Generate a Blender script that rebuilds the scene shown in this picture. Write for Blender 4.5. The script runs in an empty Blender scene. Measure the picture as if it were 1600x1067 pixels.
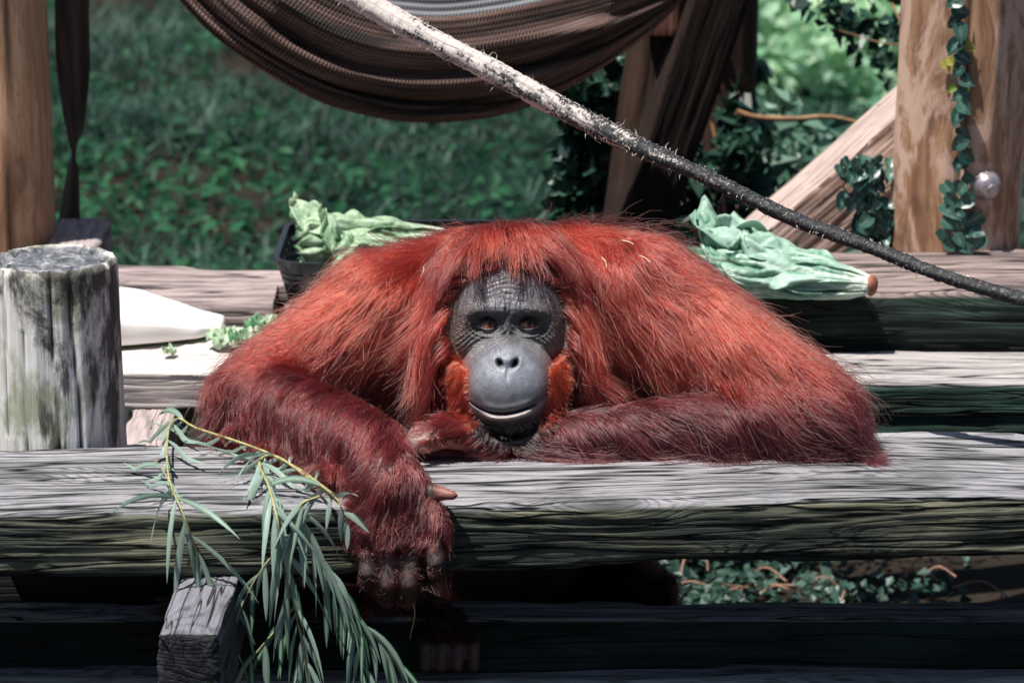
import bpy, bmesh, math, random
import numpy as np
from mathutils import Vector, Matrix
from mathutils.bvhtree import BVHTree
from mathutils.kdtree import KDTree

R = math.radians
rng = np.random.default_rng(7)
random.seed(7)
SC = bpy.context.scene
COL = SC.collection

# ------------------------------------------------------------------ camera, sky, sun, exposure
PITCH = R(15.0)
CAM = np.array([0.0, -4.18, 2.125])
FPX = 100.0 / 36.0 * 1600.0
FWD = np.array([0, math.cos(PITCH), -math.sin(PITCH)])
UPV = np.array([0, math.sin(PITCH), math.cos(PITCH)])
RGT = np.array([1.0, 0, 0])
cam_d = bpy.data.cameras.new('camera')
cam_d.lens = 100.0
cam_d.sensor_width = 36.0
cam_d.clip_start = 0.1
cam_d.clip_end = 3000
cam_d.dof.use_dof = True
cam_d.dof.focus_distance = 4.52
cam_d.dof.aperture_fstop = 5.2
cam = bpy.data.objects.new('camera', cam_d)
COL.objects.link(cam)
cam.location = CAM
cam.rotation_euler = (math.pi / 2 - PITCH, 0, 0)
SC.camera = cam

SUN_DIR = Vector((-0.27, -0.16, 0.95)).normalized()      # towards the sun
SUN_EL = math.asin(SUN_DIR.z)
SUN_AZ = math.atan2(SUN_DIR.x, SUN_DIR.y)
world = bpy.data.worlds.new('World')
SC.world = world
world.use_nodes = True
wn = world.node_tree
bg = wn.nodes['Background']
sky = wn.nodes.new('ShaderNodeTexSky')
sky.sky_type = 'NISHITA'
sky.sun_disc = False
sky.sun_elevation = SUN_EL
sky.sun_rotation = SUN_AZ
wn.links.new(sky.outputs['Color'], bg.inputs['Color'])
bg.inputs['Strength'].default_value = 0.05
sun_d = bpy.data.lights.new('sun', 'SUN')
sun_d.energy = 5.0
sun_d.angle = R(0.5)
sun_d.color = (1.0, 0.95, 0.88)
sun = bpy.data.objects.new('sun', sun_d)
COL.objects.link(sun)
sun.rotation_euler = SUN_DIR.to_track_quat('Z', 'Y').to_euler()
sun.location = (-3, -3, 9)
SC.view_settings.view_transform = 'Standard'
SC.view_settings.look = 'None'
SC.view_settings.exposure = 0.5
SC.view_settings.gamma = 1.0
SC.view_settings.use_curve_mapping = False
SC.render.engine = 'CYCLES'
SC.cycles.use_denoising = True
SC.cycles.max_bounces = 8
SC.cycles.transparent_max_bounces = 8
try:
    SC.cycles_curves.shape = 'RIBBONS'
except Exception:
    pass

# ------------------------------------------------------------------ pixel helpers (photo is 1600 x 1067)
def ray(px, py):
    d = FWD * FPX + RGT * (px - 800.0) + UPV * (533.5 - py)
    return d / np.linalg.norm(d)
def PY(px, py, Y):                      # the point of that sight line on the upright plane y = Y
    d = ray(px, py)
    return CAM + d * ((Y - CAM[1]) / d[1])
def PZ(px, py, z):                      # ... on the level plane z
    d = ray(px, py)
    return CAM + d * ((z - CAM[2]) / d[2])
def proj(v):
    v = np.asarray(v) - CAM
    dep = v @ FWD
    return 800 + FPX * (v @ RGT) / dep, 533.5 - FPX * (v @ UPV) / dep

# ------------------------------------------------------------------ noise
def _h(ix, iy, iz, seed):
    n = (ix.astype(np.int64) * 374761393 + iy.astype(np.int64) * 668265263 + iz.astype(np.int64) * 2147483647 + seed * 974711) & 0xffffffff
    n = ((n ^ (n >> 13)) * 1274126177) & 0xffffffff
    n = ((n ^ (n >> 16)) * 2246822519) & 0xffffffff
    return ((n ^ (n >> 15)) & 0xffffff) / float(0xffffff)
def vnoise(p, seed=0):
    p = np.asarray(p, float)
    i = np.floor(p); f = p - i; f = f * f * (3 - 2 * f)
    x, y, z = i[:, 0], i[:, 1], i[:, 2]
    r = 0
    for dx in (0, 1):
        wx = f[:, 0] if dx else 1 - f[:, 0]
        for dy in (0, 1):
            wy = f[:, 1] if dy else 1 - f[:, 1]
            for dz in (0, 1):
                wz = f[:, 2] if dz else 1 - f[:, 2]
                r = r + wx * wy * wz * _h(x + dx, y + dy, z + dz, seed)
    return r * 2 - 1
def fbm(p, oct=4, seed=0):
    a, r, q = 1.0, 0, np.asarray(p, float).copy()
    for o in range(oct):
        r = r + a * vnoise(q, seed + o * 17)
        q = q * 2.03; a *= 0.5
    return r

# ------------------------------------------------------------------ object helpers
def tag(o, label=None, cat=None, group=None, kind=None):
    if label: o['label'] = label
    if cat: o['category'] = cat
    if group: o['group'] = group
    if kind: o['kind'] = kind
    return o
def mesh_np(name, v, f, attrs=None, smooth=True, uv=None):
    me = bpy.data.meshes.new(name)
    v = np.ascontiguousarray(v, np.float32)
    if isinstance(f, np.ndarray):
        n, k = f.shape
        me.vertices.add(len(v)); me.vertices.foreach_set('co', v.ravel())
        me.loops.add(n * k); me.loops.foreach_set('vertex_index', np.ascontiguousarray(f, np.int32).ravel())
        me.polygons.add(n); me.polygons.foreach_set('loop_start', np.arange(0, n * k, k, dtype=np.int32))
        me.update(calc_edges=True)
    else:
        me.from_pydata([tuple(map(float, q)) for q in v], [], [tuple(map(int, q)) for q in f])
    me.polygons.foreach_set('use_smooth', [smooth] * len(me.polygons))
    for k_, a in (attrs or {}).items():
        a = np.asarray(a, np.float32)
        if a.ndim == 1:
            me.attributes.new(k_, 'FLOAT', 'POINT').data.foreach_set('value', a)
        else:
            if a.shape[1] == 3: a = np.hstack([a, np.ones((len(a), 1), np.float32)])
            me.attributes.new(k_, 'FLOAT_COLOR', 'POINT').data.foreach_set('color', a.ravel())
    me.validate()
    return me
def obj(name, me, m=None, parent=None, loc=None, mw=None):
    o = bpy.data.objects.new(name, me)
    COL.objects.link(o)
    if m is not None and len(me.materials) == 0: me.materials.append(m)
    if parent is not None: o.parent = parent
    if mw is not None: o.matrix_world = mw
    elif loc is not None: o.location = loc
    return o
def empty(name, loc=(0, 0, 0)):
    o = bpy.data.objects.new(name, None)
    o.empty_display_size = 0.05
    COL.objects.link(o); o.location = Vector([float(c) for c in loc])
    return o
def adopt(o, parent):                    # parent keeping the place it has (parents are only translated)
    o.parent = parent
    o.location = o.location - parent.location
    return o
def grid_faces(nu, nv, closed_u=False, closed_v=False):
    iu = np.arange(nu if closed_u else nu - 1); iv = np.arange(nv if closed_v else nv - 1)
    a, b = np.meshgrid(iu, iv, indexing='ij')
    a2 = (a + 1) % nu; b2 = (b + 1) % nv
    return np.stack([a * nv + b, a2 * nv + b, a2 * nv + b2, a * nv + b2], -1).reshape(-1, 4)
def frame(A, B, up=(0, 0, 1)):           # x axis A->B, z as near to up as can be
    A, B = Vector(A), Vector(B)
    x = (B - A).normalized(); z = Vector(up); z = (z - x * z.dot(x)).normalized(); y = z.cross(x)
    M = Matrix((x, y, z)).transposed().to_4x4(); M.translation = (A + B) / 2
    return M, (B - A).length
def tube(path, rad, nseg=8, cap=True, squash=1.0, twist=None):
    path = np.asarray(path, float); n = len(path); rad = np.broadcast_to(np.asarray(rad, float), (n,))
    t = np.gradient(path, axis=0); t /= np.linalg.norm(t, axis=1)[:, None] + 1e-12
    u = np.array([0.0, 0, 1]) if abs(t[0][2]) < 0.9 else np.array([1.0, 0, 0])
    vs = []
    for i in range(n):
        u = u - t[i] * (u @ t[i]); u /= np.linalg.norm(u) + 1e-12
        w = np.cross(t[i], u)
        a = np.arange(nseg) / nseg * 2 * math.pi + (twist[i] if twist is not None else 0)
        vs.append(path[i] + rad[i] * (np.cos(a)[:, None] * u * squash + np.sin(a)[:, None] * w))
    v = np.concatenate(vs)
    f = [tuple(q) for q in grid_faces(n, nseg, closed_v=True)[:, ::-1]]
    if cap:
        f.append(tuple(range(nseg))); f.append(tuple((n - 1) * nseg + k for k in range(nseg))[::-1])
    return v, f
def spline(pts, n):                       # Catmull-Rom through the points
    p = np.asarray(pts, float); m = len(p)
    q = np.vstack([2 * p[0] - p[1], p, 2 * p[-1] - p[-2]])
    t = np.linspace(0, m - 1 - 1e-6, n); i = t.astype(int); s = (t - i)[:, None]
    a, b, c, d = q[i], q[i + 1], q[i + 2], q[i + 3]
    return 0.5 * (2 * b + (c - a) * s + (2 * a - 5 * b + 4 * c - d) * s ** 2 + (3 * b - a - 3 * c + d) * s ** 3)
def join_meshes(lst):                     # [(v, f)] -> one v, f
    V, F, k = [], [], 0
    for v, f in lst:
        V.append(np.asarray(v)); F += [tuple(int(j) + k for j in q) for q in f]; k += len(v)
    return np.concatenate(V), F

# ------------------------------------------------------------------ node helpers
class NT:
    def __init__(s, name):
        s.m = bpy.data.materials.new(name); s.m.use_nodes = True
        s.t = s.m.node_tree; s.b = s.t.nodes['Principled BSDF']; s.out = s.t.nodes['Material Output']
    def n(s, typ, ins=None, **props):
        nd = s.t.nodes.new('ShaderNode' + typ)
        for k, v in props.items(): setattr(nd, k, v)
        for k, v in (ins or {}).items(): s.set(nd, k, v)
        return nd
    def set(s, nd, k, v):
        sock = nd.inputs[k]
        if isinstance(v, bpy.types.NodeSocket): s.t.links.new(v, sock)
        elif isinstance(v, bpy.types.Node): s.t.links.new(v.outputs[0], sock)
        else:
            if hasattr(sock.default_value, '__len__') and len(sock.default_value) == 4 and len(v) == 3: v = (*v, 1)
            sock.default_value = v
    def coord(s, kind='Object', scale=(1, 1, 1)):
        tc = s.n('TexCoord')
        return s.n('Mapping', {'Vector': tc.outputs[kind], 'Scale': scale}).outputs[0]
    def noise(s, vec, scale=5, detail=4, rough=0.55, dist=0.0):
        return s.n('TexNoise', {'Vector': vec, 'Scale': scale, 'Detail': detail, 'Roughness': rough, 'Distortion': dist}).outputs['Fac']
    def ramp(s, fac, stops, interp='LINEAR'):
        r = s.n('ValToRGB', {'Fac': fac}); r.color_ramp.interpolation = interp
        e = r.color_ramp.elements
        while len(e) < len(stops): e.new(0.5)
        for el, (p, c) in zip(e, stops):
            el.position = p; el.color = (*c, 1) if len(c) == 3 else c
        return r.outputs['Color']
    def fr(s, fac, a, b):                 # smooth 0..1 between a and b
        return s.n('MapRange', {'Value': fac, 'From Min': a, 'From Max': b}, interpolation_type='SMOOTHSTEP').outputs['Result']
    def mix(s, fac, a, b, blend='MIX'):
        nd = s.n('Mix', data_type='RGBA', blend_type=blend)
        for i, v in ((0, fac), (6, a), (7, b)):
            if isinstance(v, bpy.types.NodeSocket): s.t.links.new(v, nd.inputs[i])
            else: nd.inputs[i].default_value = (*v, 1) if hasattr(v, '__len__') and len(v) == 3 else v
        return nd.outputs[2]
    def math(s, op, a, b=0.0):
        nd = s.n('Math', operation=op)
        for i, v in ((0, a), (1, b)):
            if isinstance(v, bpy.types.NodeSocket): s.t.links.new(v, nd.inputs[i])
            else: nd.inputs[i].default_value = v
        return nd.outputs[0]
    def attr(s, name, out='Fac'):
        return s.n('Attribute', attribute_name=name).outputs[out]
    def bump(s, h, strength=0.5, dist=0.01, normal=None):
        ins = {'Height': h, 'Strength': strength, 'Distance': dist}
        if normal is not None: ins['Normal'] = normal
        return s.n('Bump', ins).outputs[0]
    def done(s, color=None, rough=None, normal=None, spec=None, **kw):
        if color is not None: s.set(s.b, 'Base Color', color)
        if rough is not None: s.set(s.b, 'Roughness', rough)
        if normal is not None: s.set(s.b, 'Normal', normal)
        if spec is not None: s.set(s.b, 'Specular IOR Level', spec)
        for k, v in kw.items(): s.set(s.b, k, v)
        return s.m

# weathered timber: growth rings and fibres run along the mesh's own x axis; attribute 'side' is 1 on the algae-stained faces, 2 on cut ends
def wood_mat(name, top, side, dark=(0.02, 0.022, 0.02), ring=0.0085, stain=0.5, rough=0.8, crack=0.5, side_light=None, bumpd=0.004, pith=(0.035, -0.10), line=0.6):
    w = NT(name)
    c = w.coord('Object')
    def warp(scale, amt, detail=2):
        n = w.n('TexNoise', {'Vector': w.coord('Object', scale), 'Scale': 1.0, 'Detail': detail}).outputs['Color']
        n = w.n('VectorMath', {0: n, 1: (0.5, 0.5, 0.5)}, operation='SUBTRACT').outputs[0]
        return w.n('VectorMath', {0: n, 1: (0, amt, amt)}, operation='MULTIPLY').outputs[0]
    cw = w.n('VectorMath', {0: c, 1: warp((1.1, 4, 4), 0.032)}, operation='ADD').outputs[0]
    cw = w.n('VectorMath', {0: cw, 1: warp((9, 40, 40), 0.0045, 3)}, operation='ADD').outputs[0]
    sp = w.n('SeparateXYZ', {'Vector': cw})
    dy, dz = w.math('SUBTRACT', sp.outputs['Y'], pith[0]), w.math('SUBTRACT', sp.outputs['Z'], pith[1])
    r = w.math('SQRT', w.math('ADD', w.math('MULTIPLY', dy, dy), w.math('MULTIPLY', dz, dz)))
    kn = w.n('TexVoronoi', {'Vector': w.coord('Object', (2.1, 5.5, 5.5)), 'Scale': 1.0}, feature='F1').outputs['Distance']
    knot = w.fr(kn, 0.42, 0.02)
    r = w.math('ADD', r, w.math('MULTIPLY', knot, 0.035))
    s = w.math('SINE', w.math('MULTIPLY', r, 2 * math.pi / ring))
    ln = w.fr(s, 0.05, 0.98)
    s2 = w.math('SINE', w.math('MULTIPLY', r, 2 * math.pi / (ring * 0.37)))
    brk = w.fr(w.noise(w.coord('Object', (7, 60, 60)), 1.0, 4, 0.6), 0.40, 0.62)
    ln = w.math('MULTIPLY', ln, w.math('ADD', w.math('MULTIPLY', brk, 0.75), 0.25))
    fib = w.noise(w.n('Mapping', {'Vector': cw, 'Scale': (11, 330, 330)}).outputs[0], 1.0, 4, 0.65)
    fib2 = w.noise(w.n('Mapping', {'Vector': cw, 'Scale': (4, 110, 110)}).outputs[0], 1.0, 3, 0.6)
    cr = w.noise(w.n('Mapping', {'Vector': cw, 'Scale': (1.5, 34, 34)}).outputs[0], 1.0, 2, 0.5)
    crackm = w.fr(w.math('ABSOLUTE', w.math('SUBTRACT', cr, 0.5)), 0.0, 0.012 * crack + 0.0008)
    big = w.noise(w.coord('Object', (2.4, 9, 9)), 1.0, 5, 0.62, 0.4)
    blot = w.noise(w.coord('Object', (14, 30, 30)), 1.0, 4, 0.65)
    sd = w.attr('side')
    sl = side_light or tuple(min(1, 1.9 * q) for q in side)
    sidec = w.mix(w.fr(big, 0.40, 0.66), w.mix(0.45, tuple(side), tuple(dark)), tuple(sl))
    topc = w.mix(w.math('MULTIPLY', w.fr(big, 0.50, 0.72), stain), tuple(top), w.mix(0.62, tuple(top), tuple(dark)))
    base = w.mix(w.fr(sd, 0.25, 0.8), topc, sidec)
    base = w.mix(w.math('MULTIPLY', w.fr(blot, 0.52, 0.74), 0.45), base, w.mix(0.7, base, tuple(dark)))
    endc = w.mix(w.fr(w.noise(w.coord('Object', (40, 60, 60)), 1.0, 4, 0.7), 0.4, 0.7), tuple(dark), w.mix(0.35, tuple(dark), tuple(side)))
    base = w.mix(w.fr(sd, 1.3, 1.7), base, endc)
    dk = w.mix(0.85, base, tuple(dark))
    col = w.mix(w.math('MULTIPLY', ln, line), base, dk)
    col = w.mix(w.math('MULTIPLY', w.fr(s2, 0.3, 1.0), 0.16), col, dk)
    col = w.mix(w.math('MULTIPLY', w.fr(fib, 0.48, 0.70), 0.42), col, dk)
    col = w.mix(w.math('MULTIPLY', w.fr(fib2, 0.52, 0.70), 0.40), col, dk)
    col = w.mix(w.math('MULTIPLY', w.fr(knot, 0.62, 0.95), 0.6), col, tuple(dark))
    col = w.mix(crackm, tuple(0.5 * q for q in dark), col)
    h = w.math('SUBTRACT', w.math('MULTIPLY', crackm, 0.8), w.math('MULTIPLY', ln, 0.35))
    h = w.math('SUBTRACT', h, w.math('ADD', w.math('MULTIPLY', fib, 0.22), w.math('MULTIPLY', fib2, 0.3)))
    return w.done(col, rough, w.bump(h, 0.8, bumpd), spec=0.2)

def timber(name, A, B, w, h, m, dl=0.016, dp=0.005, amp=0.004, seed=0, parent=None, edge=0.012, wob=0.006, groove=0.0025):
    """A rough sawn timber with worn edges whose centre line runs A -> B; w across, h high."""
    M, L = frame(A, B)
    nl = max(2, int(L / dl))
    ny, nz = max(3, int(w / dp)), max(3, int(h / dp))
    y = np.linspace(-w / 2, w / 2, ny + 1); z = np.linspace(-h / 2, h / 2, nz + 1)
    ring = [(a, h / 2) for a in y[:-1]] + [(w / 2, b) for b in z[::-1][:-1]] + [(a, -h / 2) for a in y[::-1][:-1]] + [(-w / 2, b) for b in z[:-1]]
    ring = np.array(ring); k = len(ring)
    x = np.linspace(-L / 2, L / 2, nl)
    X, Yr = np.repeat(x, k), np.tile(ring[:, 0], nl)
    Zr = np.tile(ring[:, 1], nl)
    # rounded corners
    r = edge
    cy, cz = np.clip(Yr, -w / 2 + r, w / 2 - r), np.clip(Zr, -h / 2 + r, h / 2 - r)
    dy, dz = Yr - cy, Zr - cz
    dn = np.hypot(dy, dz); corner = (np.abs(dy) > 1e-9) & (np.abs(dz) > 1e-9)
    sc = np.where(corner, r / np.maximum(dn, 1e-9), 1)
    ww = np.where(corner, sc, 1)
    Yr, Zr = cy + dy * ww, cz + dz * ww
    nyv, nzv = dy / np.maximum(dn, 1e-9), dz / np.maximum(dn, 1e-9)
    p = np.stack([X, Yr, Zr], 1)
    q = p * np.array([2.2, 9, 9]) + seed * 13.7
    wav = p.copy(); wav[:, 1] += 0.007 * vnoise(q * 0.6, seed + 3); wav[:, 2] += 0.007 * vnoise(q * 0.6, seed + 4)
    g = fbm(wav * np.array([2.5, 85, 85]) + seed, 3, seed + 9)
    lowf = vnoise(p * np.array([1.7, 4, 4]) + seed * 3.1, seed + 21)
    cor = np.exp(-((np.minimum(w / 2 - np.abs(Yr), h / 2 - np.abs(Zr)) < 1e9) * (np.maximum(0, (w / 2 - np.abs(Yr))) + np.maximum(0, (h / 2 - np.abs(Zr)))) / 0.02))
    chip = -np.maximum(0, fbm(p * np.array([5, 14, 14]) + seed * 5, 3, seed + 31)) * cor * 0.02
    d = amp * 0.5 * fbm(q, 3, seed) + wob * lowf - groove * np.maximum(0, np.abs(g) * 2 - 0.2) + chip
    p[:, 1] += nyv * d; p[:, 2] += nzv * d
    p[:, 2] += 0.35 * wob * vnoise(np.stack([X * 1.3 + seed, X * 0, X * 0], 1), seed + 40)
    f = [tuple(a) for a in grid_faces(nl, k, closed_v=True)[:, ::-1]]
    # end caps as inset fans
    n0 = len(p); o2 = (nl - 1) * k
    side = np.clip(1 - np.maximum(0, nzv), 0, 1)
    for sgn, ro in ((-1, 0), (1, o2)):
        cur = ro
        for sc_ in (0.985, 0.7, 0.4):
            q_ = p[ro:ro + k].copy(); q_[:, 1:] *= sc_; q_[:, 0] += sgn * 0.0015 * (sc_ < 0.99) + sgn * 0.0008 + 0.0015 * fbm(q_ * 60, 2, seed + 77)
            st = len(p); p = np.vstack([p, q_]); side = np.append(side, np.full(k, 2.0))
            f += [(cur + j, cur + (j + 1) % k, st + (j + 1) % k, st + j) for j in range(k)]; cur = st
        f.append(tuple(cur + j for j in range(k)))
    me = mesh_np(name, p, f, {'side': side})
    bm = bmesh.new(); bm.from_mesh(me); bmesh.ops.recalc_face_normals(bm, faces=bm.faces); bm.to_mesh(me); bm.free()
    o = obj(name, me, m, parent, mw=M)
    return o

# ================================================================== THE SETTING
Z_FRONT, Z_MID, Z_BACK = 0.75, 0.74, 0.853

# ---- ground: one sheet to the horizon
def soil_mat():
    w = NT('soil')
    c = w.coord('Object')
    a = w.noise(c, 3.0, 8, 0.65); b = w.noise(c, 40.0, 5, 0.7)
    col = w.ramp(a, [(0.3, (0.018, 0.020, 0.014)), (0.55, (0.045, 0.032, 0.024)), (0.75, (0.03, 0.045, 0.025))])
    col = w.mix(w.math('MULTIPLY', w.fr(b, 0.5, 0.75), 0.6), col, (0.07, 0.05, 0.04))
    return w.done(col, 0.95, w.bump(w.math('ADD', a, b), 0.9, 0.05), spec=0.15)
def build_ground():
    xs = np.concatenate([-np.geomspace(600, 5, 14), np.linspace(-4.5, 4.5, 90), np.geomspace(5, 600, 14)])
    ys = np.concatenate([-np.geomspace(300, 6, 10), np.linspace(-5.5, 14, 150), np.geomspace(15, 900, 18)])
    X, Y = np.meshgrid(xs, ys, indexing='ij')
    v = np.stack([X.ravel(), Y.ravel(), np.zeros(X.size)], 1)
    n = fbm(v * 1.3, 3, 5) * 0.05 + fbm(v * 7, 2, 8) * 0.012
    far = np.clip((v[:, 1] - 3.2) / 2.0, 0, 1)
    v[:, 2] = n * (0.3 + 0.7 * far) - 0.03
    me = mesh_np('ground', v, grid_faces(len(xs), len(ys)))
    o = obj('ground', me, soil_mat()); tag(o, kind='structure')
    return o
build_ground()
def gz(x, y):
    v = np.stack([np.atleast_1d(x), np.atleast_1d(y), np.zeros(np.size(x))], 1)
    far = np.clip((v[:, 1] - 3.2) / 2.0, 0, 1)
    return (fbm(v * 1.3, 3, 5) * 0.05 + fbm(v * 7, 2, 8) * 0.012) * (0.3 + 0.7 * far) - 0.03

# ---- leaf material with a bit of light passing through; attribute 'tone' 0..1 varies it leaf by leaf
def leaf_mat(name, dark, light, rough=0.45, trans=0.35, spec=0.4, vein=None, tcol=None):
    w = NT(name)
    t = w.attr('tone')
    col = w.mix(w.fr(t, 0.05, 0.95), tuple(dark), tuple(light))
    n = w.noise(w.coord('Object'), 60, 3)
    col = w.mix(w.math('MULTIPLY', w.fr(n, 0.45, 0.7), 0.35), col, w.mix(0.6, col, tuple(dark)))
    if vein is not None:
        col = w.mix(w.fr(w.attr('vein'), 0.3, 0.9), col, tuple(vein))
    w.done(col, rough, spec=spec)
    if trans > 0:
        tr = w.n('BsdfTranslucent', {'Color': w.mix(0.5, col, tcol or tuple(light))})
        mx = w.n('MixShader', {'Fac': trans, 1: w.b.outputs[0], 2: tr.outputs[0]})
        w.t.links.new(mx.outputs[0], w.out.inputs[0])
    return w.m

# ---- grass and weeds behind: nobody could count it
def blades(pos, L, wid, lean, tone, nseg=3, yaw=None):
    n = len(pos)
    yaw = rng.uniform(0, 2 * math.pi, n) if yaw is None else yaw
    dx, dy = np.cos(yaw), np.sin(yaw)
    V = np.zeros((n, (nseg + 1) * 2, 3)); T = np.repeat(tone[:, None], (nseg + 1) * 2, 1)
    for k in range(nseg + 1):
        s = k / nseg
        out = lean * s ** 1.6 * L; up = L * (s - 0.35 * lean * s * s)
        wd = wid * (1 - s) ** 0.7 + 0.0006
        c = pos + np.stack([dx * out, dy * out, up], 1)
        px_, py_ = -dy, dx
        for j, sg in enumerate((-1, 1)):
            V[:, k * 2 + j] = c + np.stack([px_ * wd * sg, py_ * wd * sg, 0 * wd], 1)
    base = np.arange(n)[:, None, None] * ((nseg + 1) * 2)
    F = np.array([[2 * k, 2 * k + 1, 2 * k + 3, 2 * k + 2] for k in range(nseg)])[None] + base
    return V.reshape(-1, 3), F.reshape(-1, 4), T.ravel()
def build_grass():
    n = 80000
    Y = 3.0 + 9.5 * rng.random(n) ** 1.15
    X = rng.uniform(-1, 1, n) * (0.185 * (Y + 4.18) + 1.5)
    dens = fbm(np.stack([X * 0.9, Y * 0.7, 0 * X], 1), 3, 77)
    keep = rng.random(n) < np.clip(0.62 + 0.8 * dens, 0.12, 1)
    X, Y, dens = X[keep], Y[keep], dens[keep]
    pos = np.stack([X, Y, gz(X, Y)], 1)
    tn = np.clip(0.26 + 0.34 * fbm(np.stack([X * 1.4, Y, X * 0], 1), 3, 99) + 0.20 * rng.standard_normal(len(X)), 0, 1)
    L = 0.06 + 0.12 * rng.random(len(X)) + 0.05 * np.clip(dens, -0.5, 1)
    v, f, t = blades(pos, L, 0.0035 + 0.005 * rng.random(len(X)), 0.5 + 0.9 * rng.random(len(X)), tn)
    me = mesh_np('grass', v, f, {'tone': t})
    o = obj('grass', me, leaf_mat('grass_blade', (0.005, 0.030, 0.020), (0.12, 0.21, 0.165), 0.55, 0.2, 0.2))
    tag(o, 'short tangled grass covering the ground behind the timber platform', 'grass', kind='stuff')
def leaf_quads(P, N, size, tone, droop=0.3, asp=0.62, tip=None):
    """diamond leaves, two folded triangles each: centre P, facing N."""
    n = len(P)
    N = N / (np.linalg.norm(N, axis=1)[:, None] + 1e-9)
    a = rng.standard_normal((n, 3)); a -= N * np.sum(a * N, 1)[:, None]
    if tip is not None: a = a * 0.5 + np.asarray(tip) - N * (N @ np.asarray(tip))[:, None]
    a /= np.linalg.norm(a, axis=1)[:, None] + 1e-9
    b = np.cross(N, a)
    s = size[:, None]
    v = np.stack([P - a * s * 0.55, P + b * s * asp * 0.5 - a * s * 0.12 + N * s * 0.12, P + a * s * 0.6 - N * s * droop * 0.3, P - b * s * asp * 0.5 - a * s * 0.12 + N * s * 0.12], 1).reshape(-1, 3)
    i = np.arange(n)[:, None] * 4
    f = np.concatenate([i + np.array([[0, 1, 2]]), i + np.array([[0, 2, 3]])], 0)
    return v, f, np.repeat(tone, 4)
def build_weeds():
    n = 12500
    cX = rng.uniform(-3.6, 3.4, 380); cY = 3.0 + 8 * rng.random(380)
    k = rng.integers(0, 380, n)
    X = cX[k] + 0.16 * rng.standard_normal(n); Y = cY[k] + 0.2 * rng.standard_normal(n)
    P = np.stack([X, Y, gz(X, Y) + 0.03 + 0.09 * rng.random(n)], 1)
    N = np.stack([0.5 * rng.standard_normal(n), -0.3 + 0.5 * rng.standard_normal(n), np.ones(n)], 1)
    tn = np.clip(0.35 + 0.15 * rng.standard_normal(380)[k] + 0.18 * rng.standard_normal(n), 0, 1)
    v, f, t = leaf_quads(P, N, 0.025 + 0.05 * rng.random(n), tn)
    me = mesh_np('weeds', v, f, {'tone': t}, smooth=False)
    o = obj('weeds', me, leaf_mat('weed_leaf', (0.005, 0.034, 0.017), (0.04, 0.16, 0.075), 0.55, 0.25, 0.15))
    tag(o, 'low broad-leaved weeds growing among the grass', 'weeds', kind='stuff')
build_grass(); build_weeds()

# ---- the timber platform
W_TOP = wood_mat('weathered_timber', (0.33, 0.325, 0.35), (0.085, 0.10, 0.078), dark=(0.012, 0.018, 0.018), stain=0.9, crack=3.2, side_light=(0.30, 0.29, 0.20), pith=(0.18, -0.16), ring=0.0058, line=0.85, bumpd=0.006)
W_MIDL = wood_mat('bleached_timber', (0.70, 0.64, 0.62), (0.88, 0.85, 0.82), dark=(0.26, 0.22, 0.21), stain=0.2, crack=0.5)
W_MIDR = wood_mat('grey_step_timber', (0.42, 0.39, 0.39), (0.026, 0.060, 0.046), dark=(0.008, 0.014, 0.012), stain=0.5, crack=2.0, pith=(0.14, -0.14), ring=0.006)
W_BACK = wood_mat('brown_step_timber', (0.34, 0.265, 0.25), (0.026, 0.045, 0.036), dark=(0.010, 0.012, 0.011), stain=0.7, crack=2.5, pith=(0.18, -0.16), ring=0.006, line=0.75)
W_BACKL = wood_mat('pinkish_deck_board', (0.42, 0.34, 0.335), (0.30, 0.25, 0.25), dark=(0.045, 0.04, 0.04), stain=0.7, crack=2.5, pith=(0.12, -0.12), ring=0.006, line=0.75)
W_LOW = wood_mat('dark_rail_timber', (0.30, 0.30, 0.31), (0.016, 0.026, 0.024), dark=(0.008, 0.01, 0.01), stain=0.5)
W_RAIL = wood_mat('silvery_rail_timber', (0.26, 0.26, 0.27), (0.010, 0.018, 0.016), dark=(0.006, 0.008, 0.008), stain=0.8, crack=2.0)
W_JOIST = wood_mat('silver_joist_timber', (0.20, 0.20, 0.23), (0.13, 0.14, 0.155), dark=(0.015, 0.017, 0.02), stain=0.2, crack=1.3)
W_PALE = wood_mat('pale_joist_timber', (0.45, 0.38, 0.37), (0.34, 0.30, 0.29), dark=(0.06, 0.05, 0.05), stain=0.2)
W_BLACK = wood_mat('shade_black_timber', (0.012, 0.014, 0.013), (0.010, 0.012, 0.012), dark=(0.004, 0.005, 0.005))  # near-black colour paints in the shade under the platform

plat = empty('timber_platform', (0, 0.5, 0))
tag(plat, 'stepped platform of weathered grey timbers the ape leans on', 'timber platform')
def part(o, label=None):
    adopt(o, plat)
    if label: o['label'] = label
    return o
# front beam: its left end stands about 0.1 m nearer than its right end
def hit_front(px, py): return PZ(px, py, Z_FRONT)
fl, fr_ = hit_front(0, 804), hit_front(1600, 771)
bl, br_ = hit_front(0, 697), hit_front(1600, 673)
dirf = (fr_ - fl) / np.linalg.norm(fr_ - fl)
c0 = (fl + bl) / 2 - dirf * 0.25; c1 = (fr_ + br_) / 2 + dirf * 0.25
FW = 0.5 * (np.linalg.norm(fl - bl) + np.linalg.norm(fr_ - br_))
off = np.array([0, 0, -0.052])
front = part(timber('beam', c0 + off, c1 + off, FW, 0.104, W_TOP, dl=0.011, dp=0.0032, seed=3, groove=0.0016, amp=0.009, wob=0.010), 'broad grey front beam with deep grain cracks')
def front_edge(x):                       # world y of the front beam's front edge at x
    return fl[1] + (fr_[1] - fl[1]) * (x - fl[0]) / (fr_[0] - fl[0])
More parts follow.
